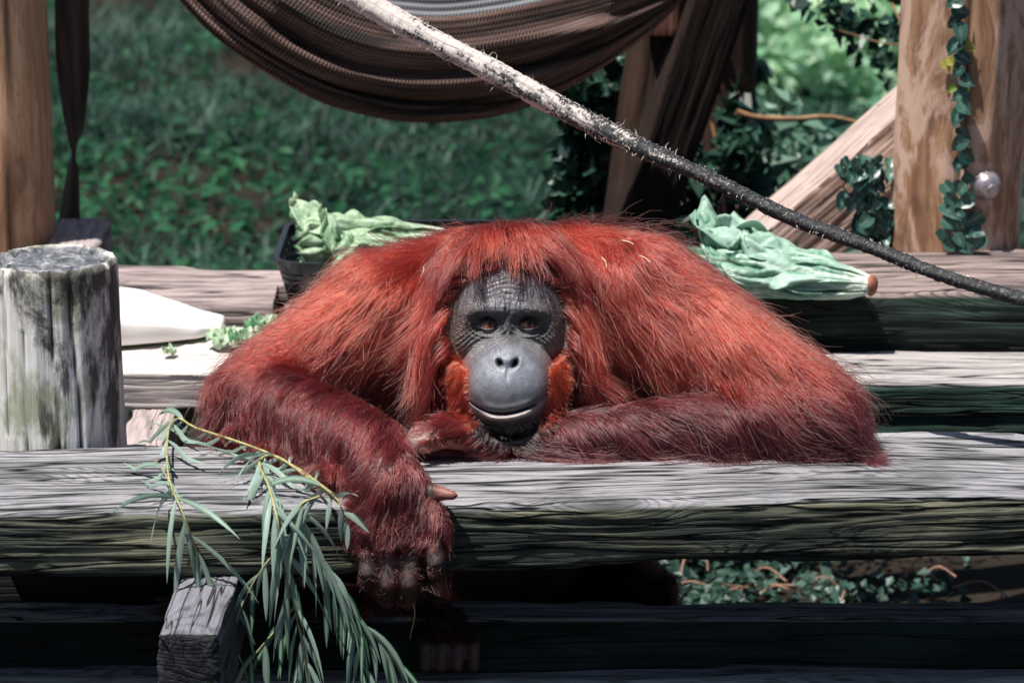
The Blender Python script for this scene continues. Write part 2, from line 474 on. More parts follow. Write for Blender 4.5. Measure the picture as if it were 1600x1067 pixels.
# middle step, left board and right board, butted behind the ape
a0, a1 = PZ(185, 581, Z_MID), PZ(185, 505, Z_MID)
part(timber('plank', (-1.35, (a0[1] + a1[1]) / 2, Z_MID - 0.0355), (-0.23, (a0[1] + a1[1]) / 2, Z_MID - 0.0355), a1[1] - a0[1], 0.071, W_MIDL, seed=5, edge=0.006, wob=0.004), 'sun-bleached pale plank of the middle step')
b0, b1 = PZ(1400, 597, Z_MID), PZ(1400, 545, Z_MID)
part(timber('plank', (0.30, (b0[1] + b1[1]) / 2, Z_MID - 0.052), (1.5, (b0[1] + b1[1]) / 2, Z_MID - 0.052), b1[1] - b0[1], 0.104, W_MIDR, seed=6), 'grey middle plank with a dark green front face')
# back step
k0 = PY(1400, 461, b1[1] + 0.004); Z_BACK = k0[2]
k1 = PZ(1400, 389, Z_BACK)
part(timber('beam', (0.06, (k0[1] + k1[1]) / 2, Z_BACK - 0.058), (1.55, (k0[1] + k1[1]) / 2, Z_BACK - 0.058), k1[1] - k0[1], 0.116, W_BACK, seed=8, dl=0.012, dp=0.004, groove=0.0016, amp=0.008), 'brown cracked back beam with a dark front face')
m0 = PY(300, 474, a1[1] + 0.004); ZL = m0[2]
m1, m2 = PZ(300, 447, ZL), PZ(300, 416, ZL)
xe = PY(425, 480, m0[1])[0]
part(timber('plank', (-1.45, (m0[1] + m1[1]) / 2, ZL - 0.03), (xe, (m0[1] + m1[1]) / 2, ZL - 0.03), m1[1] - m0[1] - 0.006, 0.06, W_BACKL, seed=9, groove=0.0016, edge=0.014))
part(timber('plank', (-1.5, (m1[1] + m2[1]) / 2, ZL - 0.026), (xe + 0.02, (m1[1] + m2[1]) / 2, ZL - 0.026), m2[1] - m1[1] - 0.004, 0.06, W_BACKL, seed=10))
# deck the basket stands on
part(timber('plank', (xe + 0.012, 1.34, Z_MID - 0.037), (0.055, 1.34, Z_MID - 0.037), 0.44, 0.07, W_BACKL, seed=14, dl=0.03, dp=0.012))
# low rail beneath the front beam
l0 = PY(1500, 964, 0.15)
part(timber('beam', (-1.2, 0.15 + 0.045, l0[2] - 0.047), (1.3, 0.15 + 0.045, l0[2] - 0.047), 0.09, 0.094, W_RAIL, seed=12), 'narrow dark rail under the front beam that carries the foot')
l2 = PY(1200, 1055, 0.10)
part(timber('beam', (-1.2, 0.15, l2[2] - 0.06), (1.3, 0.15, l2[2] - 0.06), 0.10, 0.10, W_LOW, seed=13, dl=0.03, dp=0.01))
# joists: the one that juts out under the front beam, the pale one under the middle step, one out of frame
ZJ = Z_FRONT - 0.106
j0, j1 = PZ(255, 988, ZJ), PZ(358, 988, ZJ)
xj = (j0[0] + j1[0]) / 2; wj = j1[0] - j0[0]
part(timber('joist', (xj - 0.012, j0[1], ZJ - 0.075), (xj + 0.02, 1.15, ZJ - 0.075), wj, 0.15, W_JOIST, seed=15, dl=0.01, dp=0.004, edge=0.005, groove=0.0016, amp=0.003, wob=0.002), 'silver grey joist end jutting out below the front beam')
part(timber('joist', (1.2, -0.15, ZJ - 0.075), (1.2, 1.2, ZJ - 0.075), 0.1, 0.15, W_JOIST, seed=16, dl=0.03, dp=0.012))
zq = Z_MID - 0.075
q0, q1 = PZ(182, 700, zq), PZ(252, 700, zq)
part(timber('joist', ((q0[0] + q1[0]) / 2, 0.32, zq - 0.05), ((q0[0] + q1[0]) / 2, 1.1, zq - 0.05), q1[0] - q0[0], 0.1, W_PALE, seed=17, edge=0.005, groove=0.0016), 'pale joist under the middle step')
for i, (x, y, zt) in enumerate([(xj, 0.2, ZJ - 0.15), (1.2, 0.2, ZJ - 0.15), (xj, 1.0, ZJ - 0.15), (1.2, 1.0, ZJ - 0.15), (-0.86, 0.75, Z_MID - 0.075), (0.35, 1.08, Z_BACK - 0.117)]):
    part(timber('support_post', (x, y, -0.05), (x, y, zt), 0.09, 0.09, W_BLACK if i in (0, 2, 4) else W_LOW, seed=20 + i, dl=0.04, dp=0.02, groove=0.001, amp=0.002, wob=0.001))
# boards added below the middle step, near-black to stand in for its shade
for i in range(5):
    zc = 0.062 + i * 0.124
    part(timber('shade_board', (-1.6, 0.645, zc), (0.235, 0.645, zc), 0.03, 0.12, W_BLACK, seed=30 + i, dl=0.05, dp=0.012, groove=0.001, amp=0.002, wob=0.001, edge=0.003))

# ---- the cut log standing behind the front beam
def stump_mat():
    w = NT('stump_wood')
    c = w.coord('Object')
    g = w.noise(w.coord('Object', (26, 26, 1.6)), 1.0, 6, 0.6, 0.3)
    gf = w.noise(w.coord('Object', (90, 90, 4)), 1.0, 4, 0.6)
    big = w.noise(w.coord('Object', (7, 7, 3.2)), 1.0, 6, 0.7, 0.5)
    moss = w.noise(w.coord('Object', (9, 9, 5)), 1.4, 5, 0.6)
    col = w.ramp(g, [(0.3, (0.38, 0.36, 0.33)), (0.46, (0.78, 0.77, 0.74)), (0.68, (0.90, 0.89, 0.87))])
    col = w.mix(w.math('MULTIPLY', w.fr(gf, 0.5, 0.7), 0.35), col, (0.25, 0.23, 0.2))
    col = w.mix(w.math('MULTIPLY', w.fr(moss, 0.47, 0.62), 0.7), col, (0.20, 0.23, 0.11))
    zz = w.n('SeparateXYZ', {'Vector': c}).outputs['Z']
    dk = w.math('MULTIPLY', w.fr(w.math('ADD', big, w.math('MULTIPLY', zz, 0.30)), 0.555, 0.66), 0.92)
    col = w.mix(dk, col, (0.05, 0.045, 0.04))
    col = w.mix(w.attr('crack'), col, (0.015, 0.014, 0.012))
    topc = w.ramp(w.noise(w.coord('Object', (30, 30, 30)), 1.0, 7, 0.7, 1.2), [(0.35, (0.03, 0.034, 0.04)), (0.52, (0.13, 0.14, 0.16)), (0.7, (0.42, 0.41, 0.42))])
    col = w.mix(w.attr('top'), col, topc)
    h = w.math('ADD', w.math('MULTIPLY', g, 0.6), w.math('ADD', w.math('MULTIPLY', gf, 0.4), w.math('MULTIPLY', big, 0.4)))
    return w.done(col, 0.85, w.bump(h, 0.8, 0.008), spec=0.25)
def build_stump():
    base = np.array(PY(82, 403, 0.40)); r = 0.107; ZS = 0.53; H = base[2] - ZS
    nz_, na = 110, 150
    z = np.concatenate([np.linspace(0, H - 0.02, nz_), np.linspace(H - 0.016, H, 6)])
    a = np.arange(na) / na * 2 * math.pi
    Z, A = np.meshgrid(z, a, indexing='ij')
    p = np.stack([np.cos(A) * 1.7, np.sin(A) * 1.7, Z * 3], -1).reshape(-1, 3)
    low = fbm(p, 3, 61)
    ck = np.zeros(len(p)); crk = np.zeros(len(p))
    for ca, wv in ((-1.95, .02), (-1.45, .014), (-1.12, .022), (-0.75, .012), (-2.3, .016), (-0.35, .014), (0.6, .02), (2.2, .02)):
        d = (A.ravel() - (ca % (2 * math.pi)) + 0.05 * vnoise(np.stack([Z.ravel() * 7, 0 * Z.ravel() + ca, 0 * Z.ravel()], 1), 5) + math.pi) % (2 * math.pi) - math.pi
        e = np.exp(-(d / wv) ** 2) * (0.35 + 0.65 * (vnoise(np.stack([Z.ravel() * 5, 0 * Z.ravel() + ca * 3, 0 * Z.ravel()], 1), 6) > -0.3))
        crk = np.maximum(crk, e)
    chips = np.maximum(0, fbm(np.stack([np.cos(A) * 9, np.sin(A) * 9, Z * 22], -1).reshape(-1, 3), 3, 67)) * np.exp(-(H - Z.ravel()) / 0.03)
    fl_ = fbm(np.stack([np.cos(A) * 14, np.sin(A) * 14, Z * 2.5], -1).reshape(-1, 3), 3, 63)
    rr = r * (1 + 0.025 * low) - 0.007 * crk + 0.0018 * fl_ - 0.010 * chips + 0.006 * np.clip(1 - Z.ravel() / 0.5, 0, 1)
    t = np.clip((Z.ravel() - (H - 0.012)) / 0.012, 0, 1); rr = rr - 0.006 * t * t
    v = np.stack([rr * np.cos(A.ravel()), rr * np.sin(A.ravel()), Z.ravel()], 1)
    f = [tuple(q) for q in grid_faces(len(z), na, closed_v=True)[:, ::-1]]
    rows = len(z); topm = np.zeros(len(v)); cur = (rows - 1) * na
    rim = v[cur:cur + na].copy()
    V = [v]; n0 = len(v)
    for k, s in enumerate((0.94, 0.86, 0.76, 0.64, 0.5, 0.36, 0.22, 0.1)):
        q = rim.copy(); q[:, :2] *= s
        q[:, 2] += -0.006 * (k == 1) - 0.004 + 0.006 * fbm(q * 40, 3, 71) - 0.004 * np.exp(-((s - 0.83) / 0.05) ** 2)
        V.append(q); st = n0 + k * na
        f += [(cur + j, cur + (j + 1) % na, st + (j + 1) % na, st + j)[::-1] for j in range(na)]
        cur = st
    V = np.concatenate(V); topm = np.concatenate([topm, np.ones(len(V) - n0)])
    crk = np.concatenate([crk, np.zeros(len(V) - n0)])
    f.append(tuple(cur + j for j in range(na))); f.append(tuple(range(na))[::-1])
    me = mesh_np('log_stump', V, f, {'crack': crk, 'top': topm})
    bm = bmesh.new(); bm.from_mesh(me); bmesh.ops.recalc_face_normals(bm, faces=bm.faces); bm.to_mesh(me); bm.free()
    o = obj('log_stump', me, stump_mat(), loc=(base[0], base[1], ZS))
    tag(o, 'short upright log with bleached cracked sides standing against the front beam', 'log')
build_stump()
part(timber('joist', (-1.5, 0.42, 0.478), (xj, 0.42, 0.478), 0.16, 0.1, W_BLACK, seed=41, dl=0.04, dp=0.02, groove=0.001, amp=0.001, wob=0.001))

# ---- round posts
def post_mat(name, cols, dark, grain=22, stain=0.3, wear=None):
    w = NT(name)
    c = w.coord('Object')
    wob = w.noise(w.coord('Object', (3, 3, 2.5)), 1.5, 3)
    xyz = w.n('SeparateXYZ', {'Vector': c})
    sx = w.math('ADD', xyz.outputs['X'], w.math('MULTIPLY', wob, 0.10))
    cv = w.n('CombineXYZ', {'X': sx, 'Y': xyz.outputs['Y'], 'Z': w.math('MULTIPLY', xyz.outputs['Z'], 0.06)}).outputs[0]
    g = w.noise(cv, grain, 5, 0.6, 0.4)
    gf = w.noise(cv, grain * 5, 3, 0.6)
    big = w.noise(c, 5, 4, 0.6, 0.6)
    col = w.ramp(g, [(0.3, cols[0]), (0.5, cols[1]), (0.72, cols[2])])
    col = w.mix(w.math('MULTIPLY', w.fr(gf, 0.48, 0.66), 0.65), col, cols[0])
    col = w.mix(w.math('MULTIPLY', w.fr(big, 0.52, 0.7), stain), col, dark)
    if wear:
        wr = w.noise(w.coord('Object', (6, 6, 2.2)), 1.3, 6, 0.65, 1.0)
        col = w.mix(w.math('MULTIPLY', w.fr(wr, 0.46, 0.56), 0.8), col, wear)
    col = w.mix(w.attr('crack'), col, dark)
    h = w.math('ADD', w.math('MULTIPLY', g, 0.7), w.math('MULTIPLY', gf, 0.3))
    return w.done(col, 0.75, w.bump(h, 0.7, 0.006), spec=0.3)
def log(name, A, B, r0, r1, m, seed=0, facets=0.0, cracks=(), rings=(), nz_=90, na=72, mid=None, rot=0.0):
    """A post A -> B (B on top); facets flattens its sides, cracks are angles of long checks."""
    A, B = np.array(A, float), np.array(B, float); L = np.linalg.norm(B - A)
    z = np.linspace(0, L, nz_); a = np.arange(na) / na * 2 * math.pi
    Z, Aa = np.meshgrid(z, a, indexing='ij'); Z, Aa = Z.ravel(), Aa.ravel()
    rr = r0 + (r1 - r0) * Z / L
    n = fbm(np.stack([np.cos(Aa) * 1.5, np.sin(Aa) * 1.5, Z * 2.2], 1) + seed * 9.1, 3, seed)
    n2 = fbm(np.stack([np.cos(Aa) * 8, np.sin(Aa) * 8, Z * 3], 1) + seed * 3.3, 3, seed + 5)
    sq = 1.0
    if facets:
        b = Aa + rot
        sq = 1 + facets * (np.minimum(1 / np.maximum(np.abs(np.cos(b)), 1e-3), 1 / np.maximum(np.abs(np.sin(b)), 1e-3)) - 1)
    ck = np.zeros(len(Z))
    for ca in cracks:
        d = (Aa - ca + 0.10 * vnoise(np.stack([Z * 3, 0 * Z + ca, 0 * Z], 1), seed + 2) + math.pi) % (2 * math.pi) - math.pi
        ck = np.maximum(ck, np.exp(-(d / 0.03) ** 2))
    for zc in rings:
        ck = np.maximum(ck, 0.8 * np.exp(-((Z - zc - 0.01 * np.sin(Aa * 3)) / 0.005) ** 2))
    rr = rr * sq * (1 + 0.03 * n) + 0.0022 * n2 - 0.006 * ck
    v = np.stack([rr * np.cos(Aa), rr * np.sin(Aa), Z], 1)
    f = [tuple(q) for q in grid_faces(nz_, na, closed_v=True)[:, ::-1]]
    f.append(tuple(range(na))[::-1]); f.append(tuple((nz_ - 1) * na + k for k in range(na)))
    me = mesh_np(name, v, f, {'crack': ck})
    bm = bmesh.new(); bm.from_mesh(me); bmesh.ops.recalc_face_normals(bm, faces=bm.faces); bm.to_mesh(me); bm.free()
    zq_ = Vector(B - A).normalized(); q = Vector((0, 0, 1)).rotation_difference(zq_)
    M = Matrix.Translation(Vector(A)) @ q.to_matrix().to_4x4()
    return obj(name, me, m, mw=M)
P_LEFT = post_mat('orange_post_wood', [(0.34, 0.17, 0.095), (0.62, 0.37, 0.22), (0.80, 0.54, 0.37)], (0.07, 0.035, 0.02), stain=0.5, grain=30)
P_RIGHT = post_mat('brown_post_wood', [(0.17, 0.085, 0.05), (0.36, 0.20, 0.12), (0.50, 0.31, 0.20)], (0.05, 0.028, 0.02), stain=0.45, wear=(0.66, 0.46, 0.37), grain=34)
P_DARK = post_mat('dark_brown_log_wood', [(0.022, 0.012, 0.009), (0.05, 0.026, 0.018), (0.085, 0.045, 0.030)], (0.008, 0.006, 0.005))
pc = PY(-25, 380, 1.62)
o = log('log_post', (pc[0], 1.62, -0.1), (pc[0] + 0.01, 1.62, 2.6), 0.140, 0.135, P_LEFT, 4, facets=0.35, cracks=(4.95, 5.25, 4.2), rot=0.2)
tag(o, 'orange-brown squared log post rising behind the short cut log', 'post')
pj0, pj1 = PZ(72, 378, 0.80), PZ(158, 378, 0.80)
o = timber('timber_block', ((pj0[0] + pj1[0]) / 2, pj0[1] - 0.05, 0.75), ((pj0[0] + pj1[0]) / 2 - 0.01, pj0[1] + 0.22, 0.75), pj1[0] - pj0[0], 0.1, W_PALE, seed=44, groove=0.0016)
tag(o, 'pale pinkish timber end beside the orange-brown post', 'timber')
pr = PY(1497, 390, 1.42)
o = log('log_post', (pr[0] - 0.012, 1.42, 0.47), (pr[0] + 0.005, 1.42, 2.5), 0.128, 0.118, P_RIGHT, 6, facets=0.25, cracks=(4.55,), rot=0.45, nz_=260, na=140)
tag(o, 'thick brown log post with peeling surface and a trailing vine', 'post')
part(timber('joist', (0.62, 1.45, 0.417), (1.25, 1.45, 0.417), 0.14, 0.1, W_LOW, seed=42, dl=0.04, dp=0.02))
RPOST = (pr[0], 1.42, 0.122)
# diagonal brace leaning against that post
bA, bB = PY(1190, 412, 1.60), PY(1490, 149, 1.66)
W_BRACE = wood_mat('pink_brace_timber', (0.50, 0.40, 0.37), (0.56, 0.39, 0.33), dark=(0.16, 0.09, 0.07), stain=0.15, crack=0.3)
o = timber('diagonal_brace', bA, bB, 0.15, 0.150, W_BRACE, seed=50, edge=0.004, groove=0.002, wob=0.003, amp=0.002)
tag(o, 'pinkish diagonal timber brace leaning on the thick brown post', 'timber brace')
# dark frame in the middle
o = log('log_post', PY(965, 420, 2.30) * np.array([1, 1, 0]) + np.array([-0.06, 0, -0.1]), PY(1045, -60, 2.30), 0.078, 0.066, P_DARK, 8, cracks=(4.4, 5.0))
tag(o, 'leaning dark brown log post beneath the end of the hammock', 'post')
W_DKB = wood_mat('dark_brown_timber', (0.032, 0.018, 0.014), (0.016, 0.010, 0.008), dark=(0.005, 0.004, 0.004), stain=0.3)
o = timber('diagonal_brace', PY(985, 400, 2.16), PY(1135, -60, 2.20), 0.10, 0.125, W_DKB, seed=52, groove=0.002)
tag(o, 'dark brown slanting timber crossing the leaning log post', 'timber brace')
t0 = PY(1122, 400, 2.62)
o = log('log_post', (t0[0], 2.62, -0.1), (t0[0] + 0.03, 2.62, 2.6), 0.075, 0.07, P_DARK, 12)
tag(o, 'upright near-black log post overgrown with ivy', 'post')
u0, u1 = PY(1035, 52, 2.20), PY(1040, -40, 2.20)
o = timber('timber_block', u0, u1, 0.07, 0.085, wood_mat('red_brown_block', (0.12, 0.055, 0.042), (0.13, 0.06, 0.045), dark=(0.03, 0.015, 0.012)), seed=55, groove=0.001)
tag(o, 'small red-brown timber block where the hammock is tied', 'timber')

# ================================================================== THE ORANGUTAN
def capsule(A, B, ra, rb, seg=20, n=10, flat=None):
    """closed tapered capsule; flat = (axis vector, factor) squashes it across that axis"""
    A, B = np.array(A, float), np.array(B, float); d = B - A; L = np.linalg.norm(d); d /= L
    prof = [(-ra * math.cos(t), ra * math.sin(t)) for t in np.linspace(0.15, math.pi / 2, 6)]
    prof += [(L * s, ra + (rb - ra) * s) for s in np.linspace(0, 1, n)[1:-1]]
    prof += [(L + rb * math.sin(t), rb * math.cos(t)) for t in np.linspace(0, math.pi / 2 - 0.15, 6)]
    path = np.array([A + d * p for p, _ in prof]); rad = np.array([q for _, q in prof])
    u = np.array([0.0, 0, 1]) if abs(d[2]) < 0.9 else np.array([1.0, 0, 0])
    u = u - d * (u @ d); u /= np.linalg.norm(u); w = np.cross(d, u)
    a = np.arange(seg) / seg * 2 * math.pi
    v = (path[:, None] + rad[:, None, None] * (np.cos(a)[None, :, None] * u + np.sin(a)[None, :, None] * w)).reshape(-1, 3)
    if flat is not None:
        ax = np.array(flat[0], float); ax /= np.linalg.norm(ax)
        c = np.repeat(path, seg, 0); v = v - ax * (((v - c) @ ax) * (1 - flat[1]))[:, None]
    m = len(prof)
    f = [tuple(q) for q in grid_faces(m, seg, closed_v=True)[:, ::-1]]
    f.append(tuple(range(seg))); f.append(tuple((m - 1) * seg + k for k in range(seg))[::-1])
    return v, f
def ellipsoid(C, ax, rad, nu=20, nv=32):
    """ax: 3x3 rows = axes, rad: semi-axes"""
    th = np.linspace(0.08, math.pi - 0.08, nu); ph = np.arange(nv) / nv * 2 * math.pi
    T, Pp = np.meshgrid(th, ph, indexing='ij')
    s = np.stack([np.sin(T) * np.cos(Pp), np.sin(T) * np.sin(Pp), np.cos(T)], -1).reshape(-1, 3) * np.array(rad)
    v = np.array(C) + s @ np.array(ax)
    f = [tuple(q) for q in grid_faces(nu, nv, closed_v=True)]
    f.append(tuple(range(nv))[::-1]); f.append(tuple((nu - 1) * nv + k for k in range(nv)))
    return v, f
EYE3 = np.eye(3)
# face frame: parallel to the picture of the face (head tipped back towards the visitor)
FX0, FY0 = 793.0, 510.0
F0 = PY(FX0, FY0, 0.30)
UNIT = float((F0 - CAM) @ FWD) / FPX            # metres per photo pixel at the face
FA = np.stack([RGT, UPV, -FWD])                 # right, up, out of the face
def FP(X, Y, W): return F0 + (RGT * X + UPV * Y - FWD * W) * UNIT

BONES = []       # name, A, B, rA, rB, flow direction, hair length
def bone(name, A, B, ra, rb, flow, hl, flat=None, add=True):
    A, B = np.array(A, float), np.array(B, float)
    fl_ = np.array(flow, float) if not isinstance(flow, str) else ((B - A) if flow == 'fwd' else (A - B))
    BONES.append((name, A, B, ra, rb, fl_ / (np.linalg.norm(fl_) + 1e-9), hl))
    if add: PARTS.append(capsule(A, B, ra, rb, flat=flat))
PARTS = []
# trunk
bone('trunk', (0.00, 0.535, 0.36), (0.0, 0.525, 0.72), 0.165, 0.185, (0, -0.2, -1), 0.09)
bone('back', PY(725, 462, 0.60), PY(880, 462, 0.60), 0.105, 0.105, (0, -0.35, -0.9), 0.10)
PARTS.append(ellipsoid(PY(800, 500, 0.56), EYE3, (0.235, 0.145, 0.16)))
bone('neck', PY(795, 450, 0.55), FP(0, 0, -110), 0.10, 0.095, (0, 0, -1), 0.08)
# photo-left arm (her right)
SL, EL, WL = PY(594, 486, 0.47), PY(402, 618, 0.355), PY(588, 700, 0.060)
KL = PY(632, 836, -0.055)
bone('shoulder_l', PY(690, 458, 0.55), SL, 0.085, 0.088, np.array([-0.75, -0.25, -0.65]), 0.13)
bone('upper_l', SL, EL, 0.082, 0.060, 'fwd', 0.12)
bone('fore_l', EL, WL, 0.061, 0.048, np.array([-0.55, -0.55, -0.45]), 0.062)
# photo-right arm (her left)
SR, ER, WR = PY(1005, 455, 0.47), PY(1290, 655, 0.26), PY(800, 693, 0.262)
bone('shoulder_r', PY(905, 430, 0.55), SR, 0.085, 0.090, np.array([0.75, -0.25, -0.65]), 0.13)
bone('upper_r', SR, ER, 0.086, 0.060, 'fwd', 0.15)
bone('fore_r', ER, WR, 0.060, 0.036, np.array([0.55, -0.45, -0.55]), 0.125)
# hanging hand
bone('wrist_l', WL, PY(612, 762, -0.025), 0.046, 0.043, np.array([-0.25, -0.2, -1]), 0.055)
knx = [(573, 836), (607, 850), (644, 850), (676, 830)]
for i, (kx, ky) in enumerate(knx):
    k3 = PY(kx, ky, -0.062 + 0.006 * abs(i - 1.5))
    bone('palm_l', PY(600 + 9 * i, 755, -0.015), k3, 0.036, 0.0245, np.array([-0.25, -0.2, -1]), 0.042)
    dx, dy2, dy3 = [(2, 58, 74), (-2, 62, 84), (-4, 62, 86), (5, 48, 64)][i]
    k4 = PY(kx + dx, ky + dy2, -0.088); k5 = PY(kx + dx * 1.5, ky + dy3 + 4, -0.055)
    k6 = PY(kx + dx, ky + dy3 - 18, -0.012)
    bone('finger_l', k3, k4, 0.0172, 0.0142, np.array([0, 0, -1.0]), 0.008)
    bone('finger_l', k4, k5, 0.0142, 0.0132, np.array([0, 0.3, -1.0]), 0.005)
    bone('fingertip_l', k5, k6, 0.0140, 0.0115, np.array([0, 0.3, -1.0]), 0.0)
bone('thumb', PY(655, 765, -0.025), PY(690, 771, -0.035), 0.017, 0.0115, 'fwd', 0.0)
bone('thumb', PY(690, 771, -0.035), PY(708, 774, -0.042), 0.0110, 0.0080, 'fwd', 0.0)
# hand under the chin
bone('hand_r', WR, PY(742, 684, 0.235), 0.034, 0.030, np.array([-0.8, -0.2, -0.3]), 0.03)
for i, (ky_, kY) in enumerate([(668, 0.262), (672, 0.245), (677, 0.228), (684, 0.212)]):
    k3 = PY(690 - i * 3, ky_, kY); k4 = PY(650, ky_ + 10, kY - 0.005); k5 = PY(638, ky_ + 26, kY - 0.012)
    bone('palm_r', PY(738, 682, 0.238), k3, 0.024, 0.019, np.array([-0.8, -0.3, -0.2]), 0.024)
    bone('finger_r', k3, k4, 0.0165, 0.0140, np.array([-1, 0, -0.2]), 0.012)
    bone('fingertip_r', k4, k5, 0.0135, 0.0105, np.array([-1, 0, -0.2]), 0.0)
bone('thumb_r', PY(738, 692, 0.220), PY(696, 692, 0.196), 0.0140, 0.0100, 'fwd', 0.0)
bone('thumb_r', PY(696, 692, 0.196), PY(660, 703, 0.175), 0.0098, 0.0076, 'fwd', 0.0)
# legs folded under the beam, feet on the low rail
hipL, hipR = np.array([-0.11, 0.50, 0.36]), np.array([0.11, 0.50, 0.36])
knL, knR = PY(352, 950, 0.23), PY(985, 935, 0.36)
ftL, ftR = PY(705, 985, 0.155), PY(905, 1010, 0.42)
bone('thigh', hipL, knL, 0.10, 0.068, 'fwd', 0.075); bone('shin', knL, ftL + np.array([-0.06, 0.05, 0.015]), 0.055, 0.036, np.array([0.3, 0, -1]), 0.06)
bone('thigh', hipR, knR, 0.10, 0.072, 'fwd', 0.075); bone('shin', knR, ftR + np.array([0.05, 0.04, 0.015]), 0.055, 0.036, np.array([0.3, 0, -1]), 0.06)
for ft in (ftL, ftR):
    bone('foot', ft + np.array([-0.06, 0.05, 0.012]) if ft is ftL else ft + np.array([0.05, 0.04, 0.012]), ft, 0.034, 0.032, (0, -1, 0), 0.02)
    for q in range(4):
        bone('toe', ft + np.array([0.020 * q - 0.03, 0, 0.0]), ft + np.array([0.026 * q - 0.04, -0.06, -0.004]), 0.014, 0.012, (0, -1, 0), 0.0)
        bone('toe', ft + np.array([0.026 * q - 0.04, -0.06, -0.004]), ft + np.array([0.026 * q - 0.04, -0.072, -0.035]), 0.012, 0.010, (0, -1, 0), 0.0)
# head
PARTS.append(ellipsoid(FP(0, 22, -100), FA, np.array([112, 132, 100]) * UNIT, 30, 44))
PARTS.append(ellipsoid(FP(0, -86, -42), FA, np.array([86, 98, 95]) * UNIT, 30, 44))
for sx in (-1, 1):
    PARTS.append(ellipsoid(FP(sx * 70, -10, -52), FA, np.array([34, 52, 42]) * UNIT))

def build_body():
    v, f = join_meshes(PARTS)
    me = mesh_np('tmp', v, f)
    tmp = obj('tmp', me)
    md = tmp.modifiers.new('r', 'REMESH'); md.mode = 'VOXEL'; md.voxel_size = 0.0046; md.adaptivity = 0.0
    dg = bpy.context.evaluated_depsgraph_get(); dg.update()
    ev = tmp.evaluated_get(dg)
    m2 = bpy.data.meshes.new_from_object(ev)
    bpy.data.objects.remove(tmp)
    n = len(m2.vertices); co = np.zeros(n * 3, np.float32); m2.vertices.foreach_get('co', co); co = co.reshape(-1, 3).astype(float)
    e = np.zeros(len(m2.edges) * 2, np.int32); m2.edges.foreach_get('vertices', e); e = e.reshape(-1, 2)
    # smooth: strong on the trunk and arms, weak on the fingers
    hand = np.ones(n)
    for b in BONES:
        if b[0].startswith(('finger', 'thumb', 'toe', 'palm')):
            ab = b[2] - b[1]; t = np.clip(((co - b[1]) @ ab) / (ab @ ab), 0, 1)
            d = np.linalg.norm(co - b[1] - t[:, None] * ab, axis=1)
            hand = np.minimum(hand, np.clip((d - 0.03) / 0.02, 0.0, 1))
    deg = np.bincount(e.ravel(), minlength=n)[:, None]
    for it in range(16):
        s = np.zeros_like(co)
        for k in range(3):
            s[:, k] = np.bincount(e[:, 0], co[e[:, 1], k], n) + np.bincount(e[:, 1], co[e[:, 0], k], n)
        wgt = (0.6 * hand[:, None] + (0.25 if it < 4 else 0.0) * (1 - hand[:, None]))
        co += wgt * (s / np.maximum(deg, 1) - co)
    m2.vertices.foreach_set('co', co.astype(np.float32).ravel())
    # refine the face
    bm = bmesh.new(); bm.from_mesh(m2)
    def facecoord(p):
        d = np.array(p) - F0
        return d @ RGT / UNIT, d @ UPV / UNIT, -(d @ FWD) / UNIT
    def refine(test):
        es = set()
        for fc in bm.faces:
            c = fc.calc_center_median(); X, Y, W = facecoord(c)
            if W > -75 and test(X, Y): es.update(fc.edges)
        bmesh.ops.subdivide_edges(bm, edges=list(es), cuts=1, use_grid_fill=True)
    refine(lambda X, Y: abs(X) < 112 and -190 < Y < 105)
    refine(lambda X, Y: abs(X) < 92 and -165 < Y < 88)
    refine(lambda X, Y: (abs(abs(X) - 31) < 24 and abs(Y - 4) < 18) or (abs(X) < 30 and abs(Y + 52) < 20) or (abs(X) < 66 and -152 < Y < -98))
    bm.to_mesh(m2); bm.free()
    n = len(m2.vertices); co = np.zeros(n * 3, np.float32); m2.vertices.foreach_get('co', co); co = co.reshape(-1, 3).astype(float)
    return m2, co
def ss(x, a, b):
    t = np.clip((x - a) / (b - a), 0, 1); return t * t * (3 - 2 * t)
def g2(X, Y, cx, cy, sx, sy): return np.exp(-((X - cx) / sx) ** 2 - ((Y - cy) / sy) ** 2)
EYES = [(-30.0, 1.5), (31.5, 1.5)]
def mouth_y(X): return -135 + 0.0056 * (X + 2) ** 2 + 2.0 * np.sin(X * 0.05)
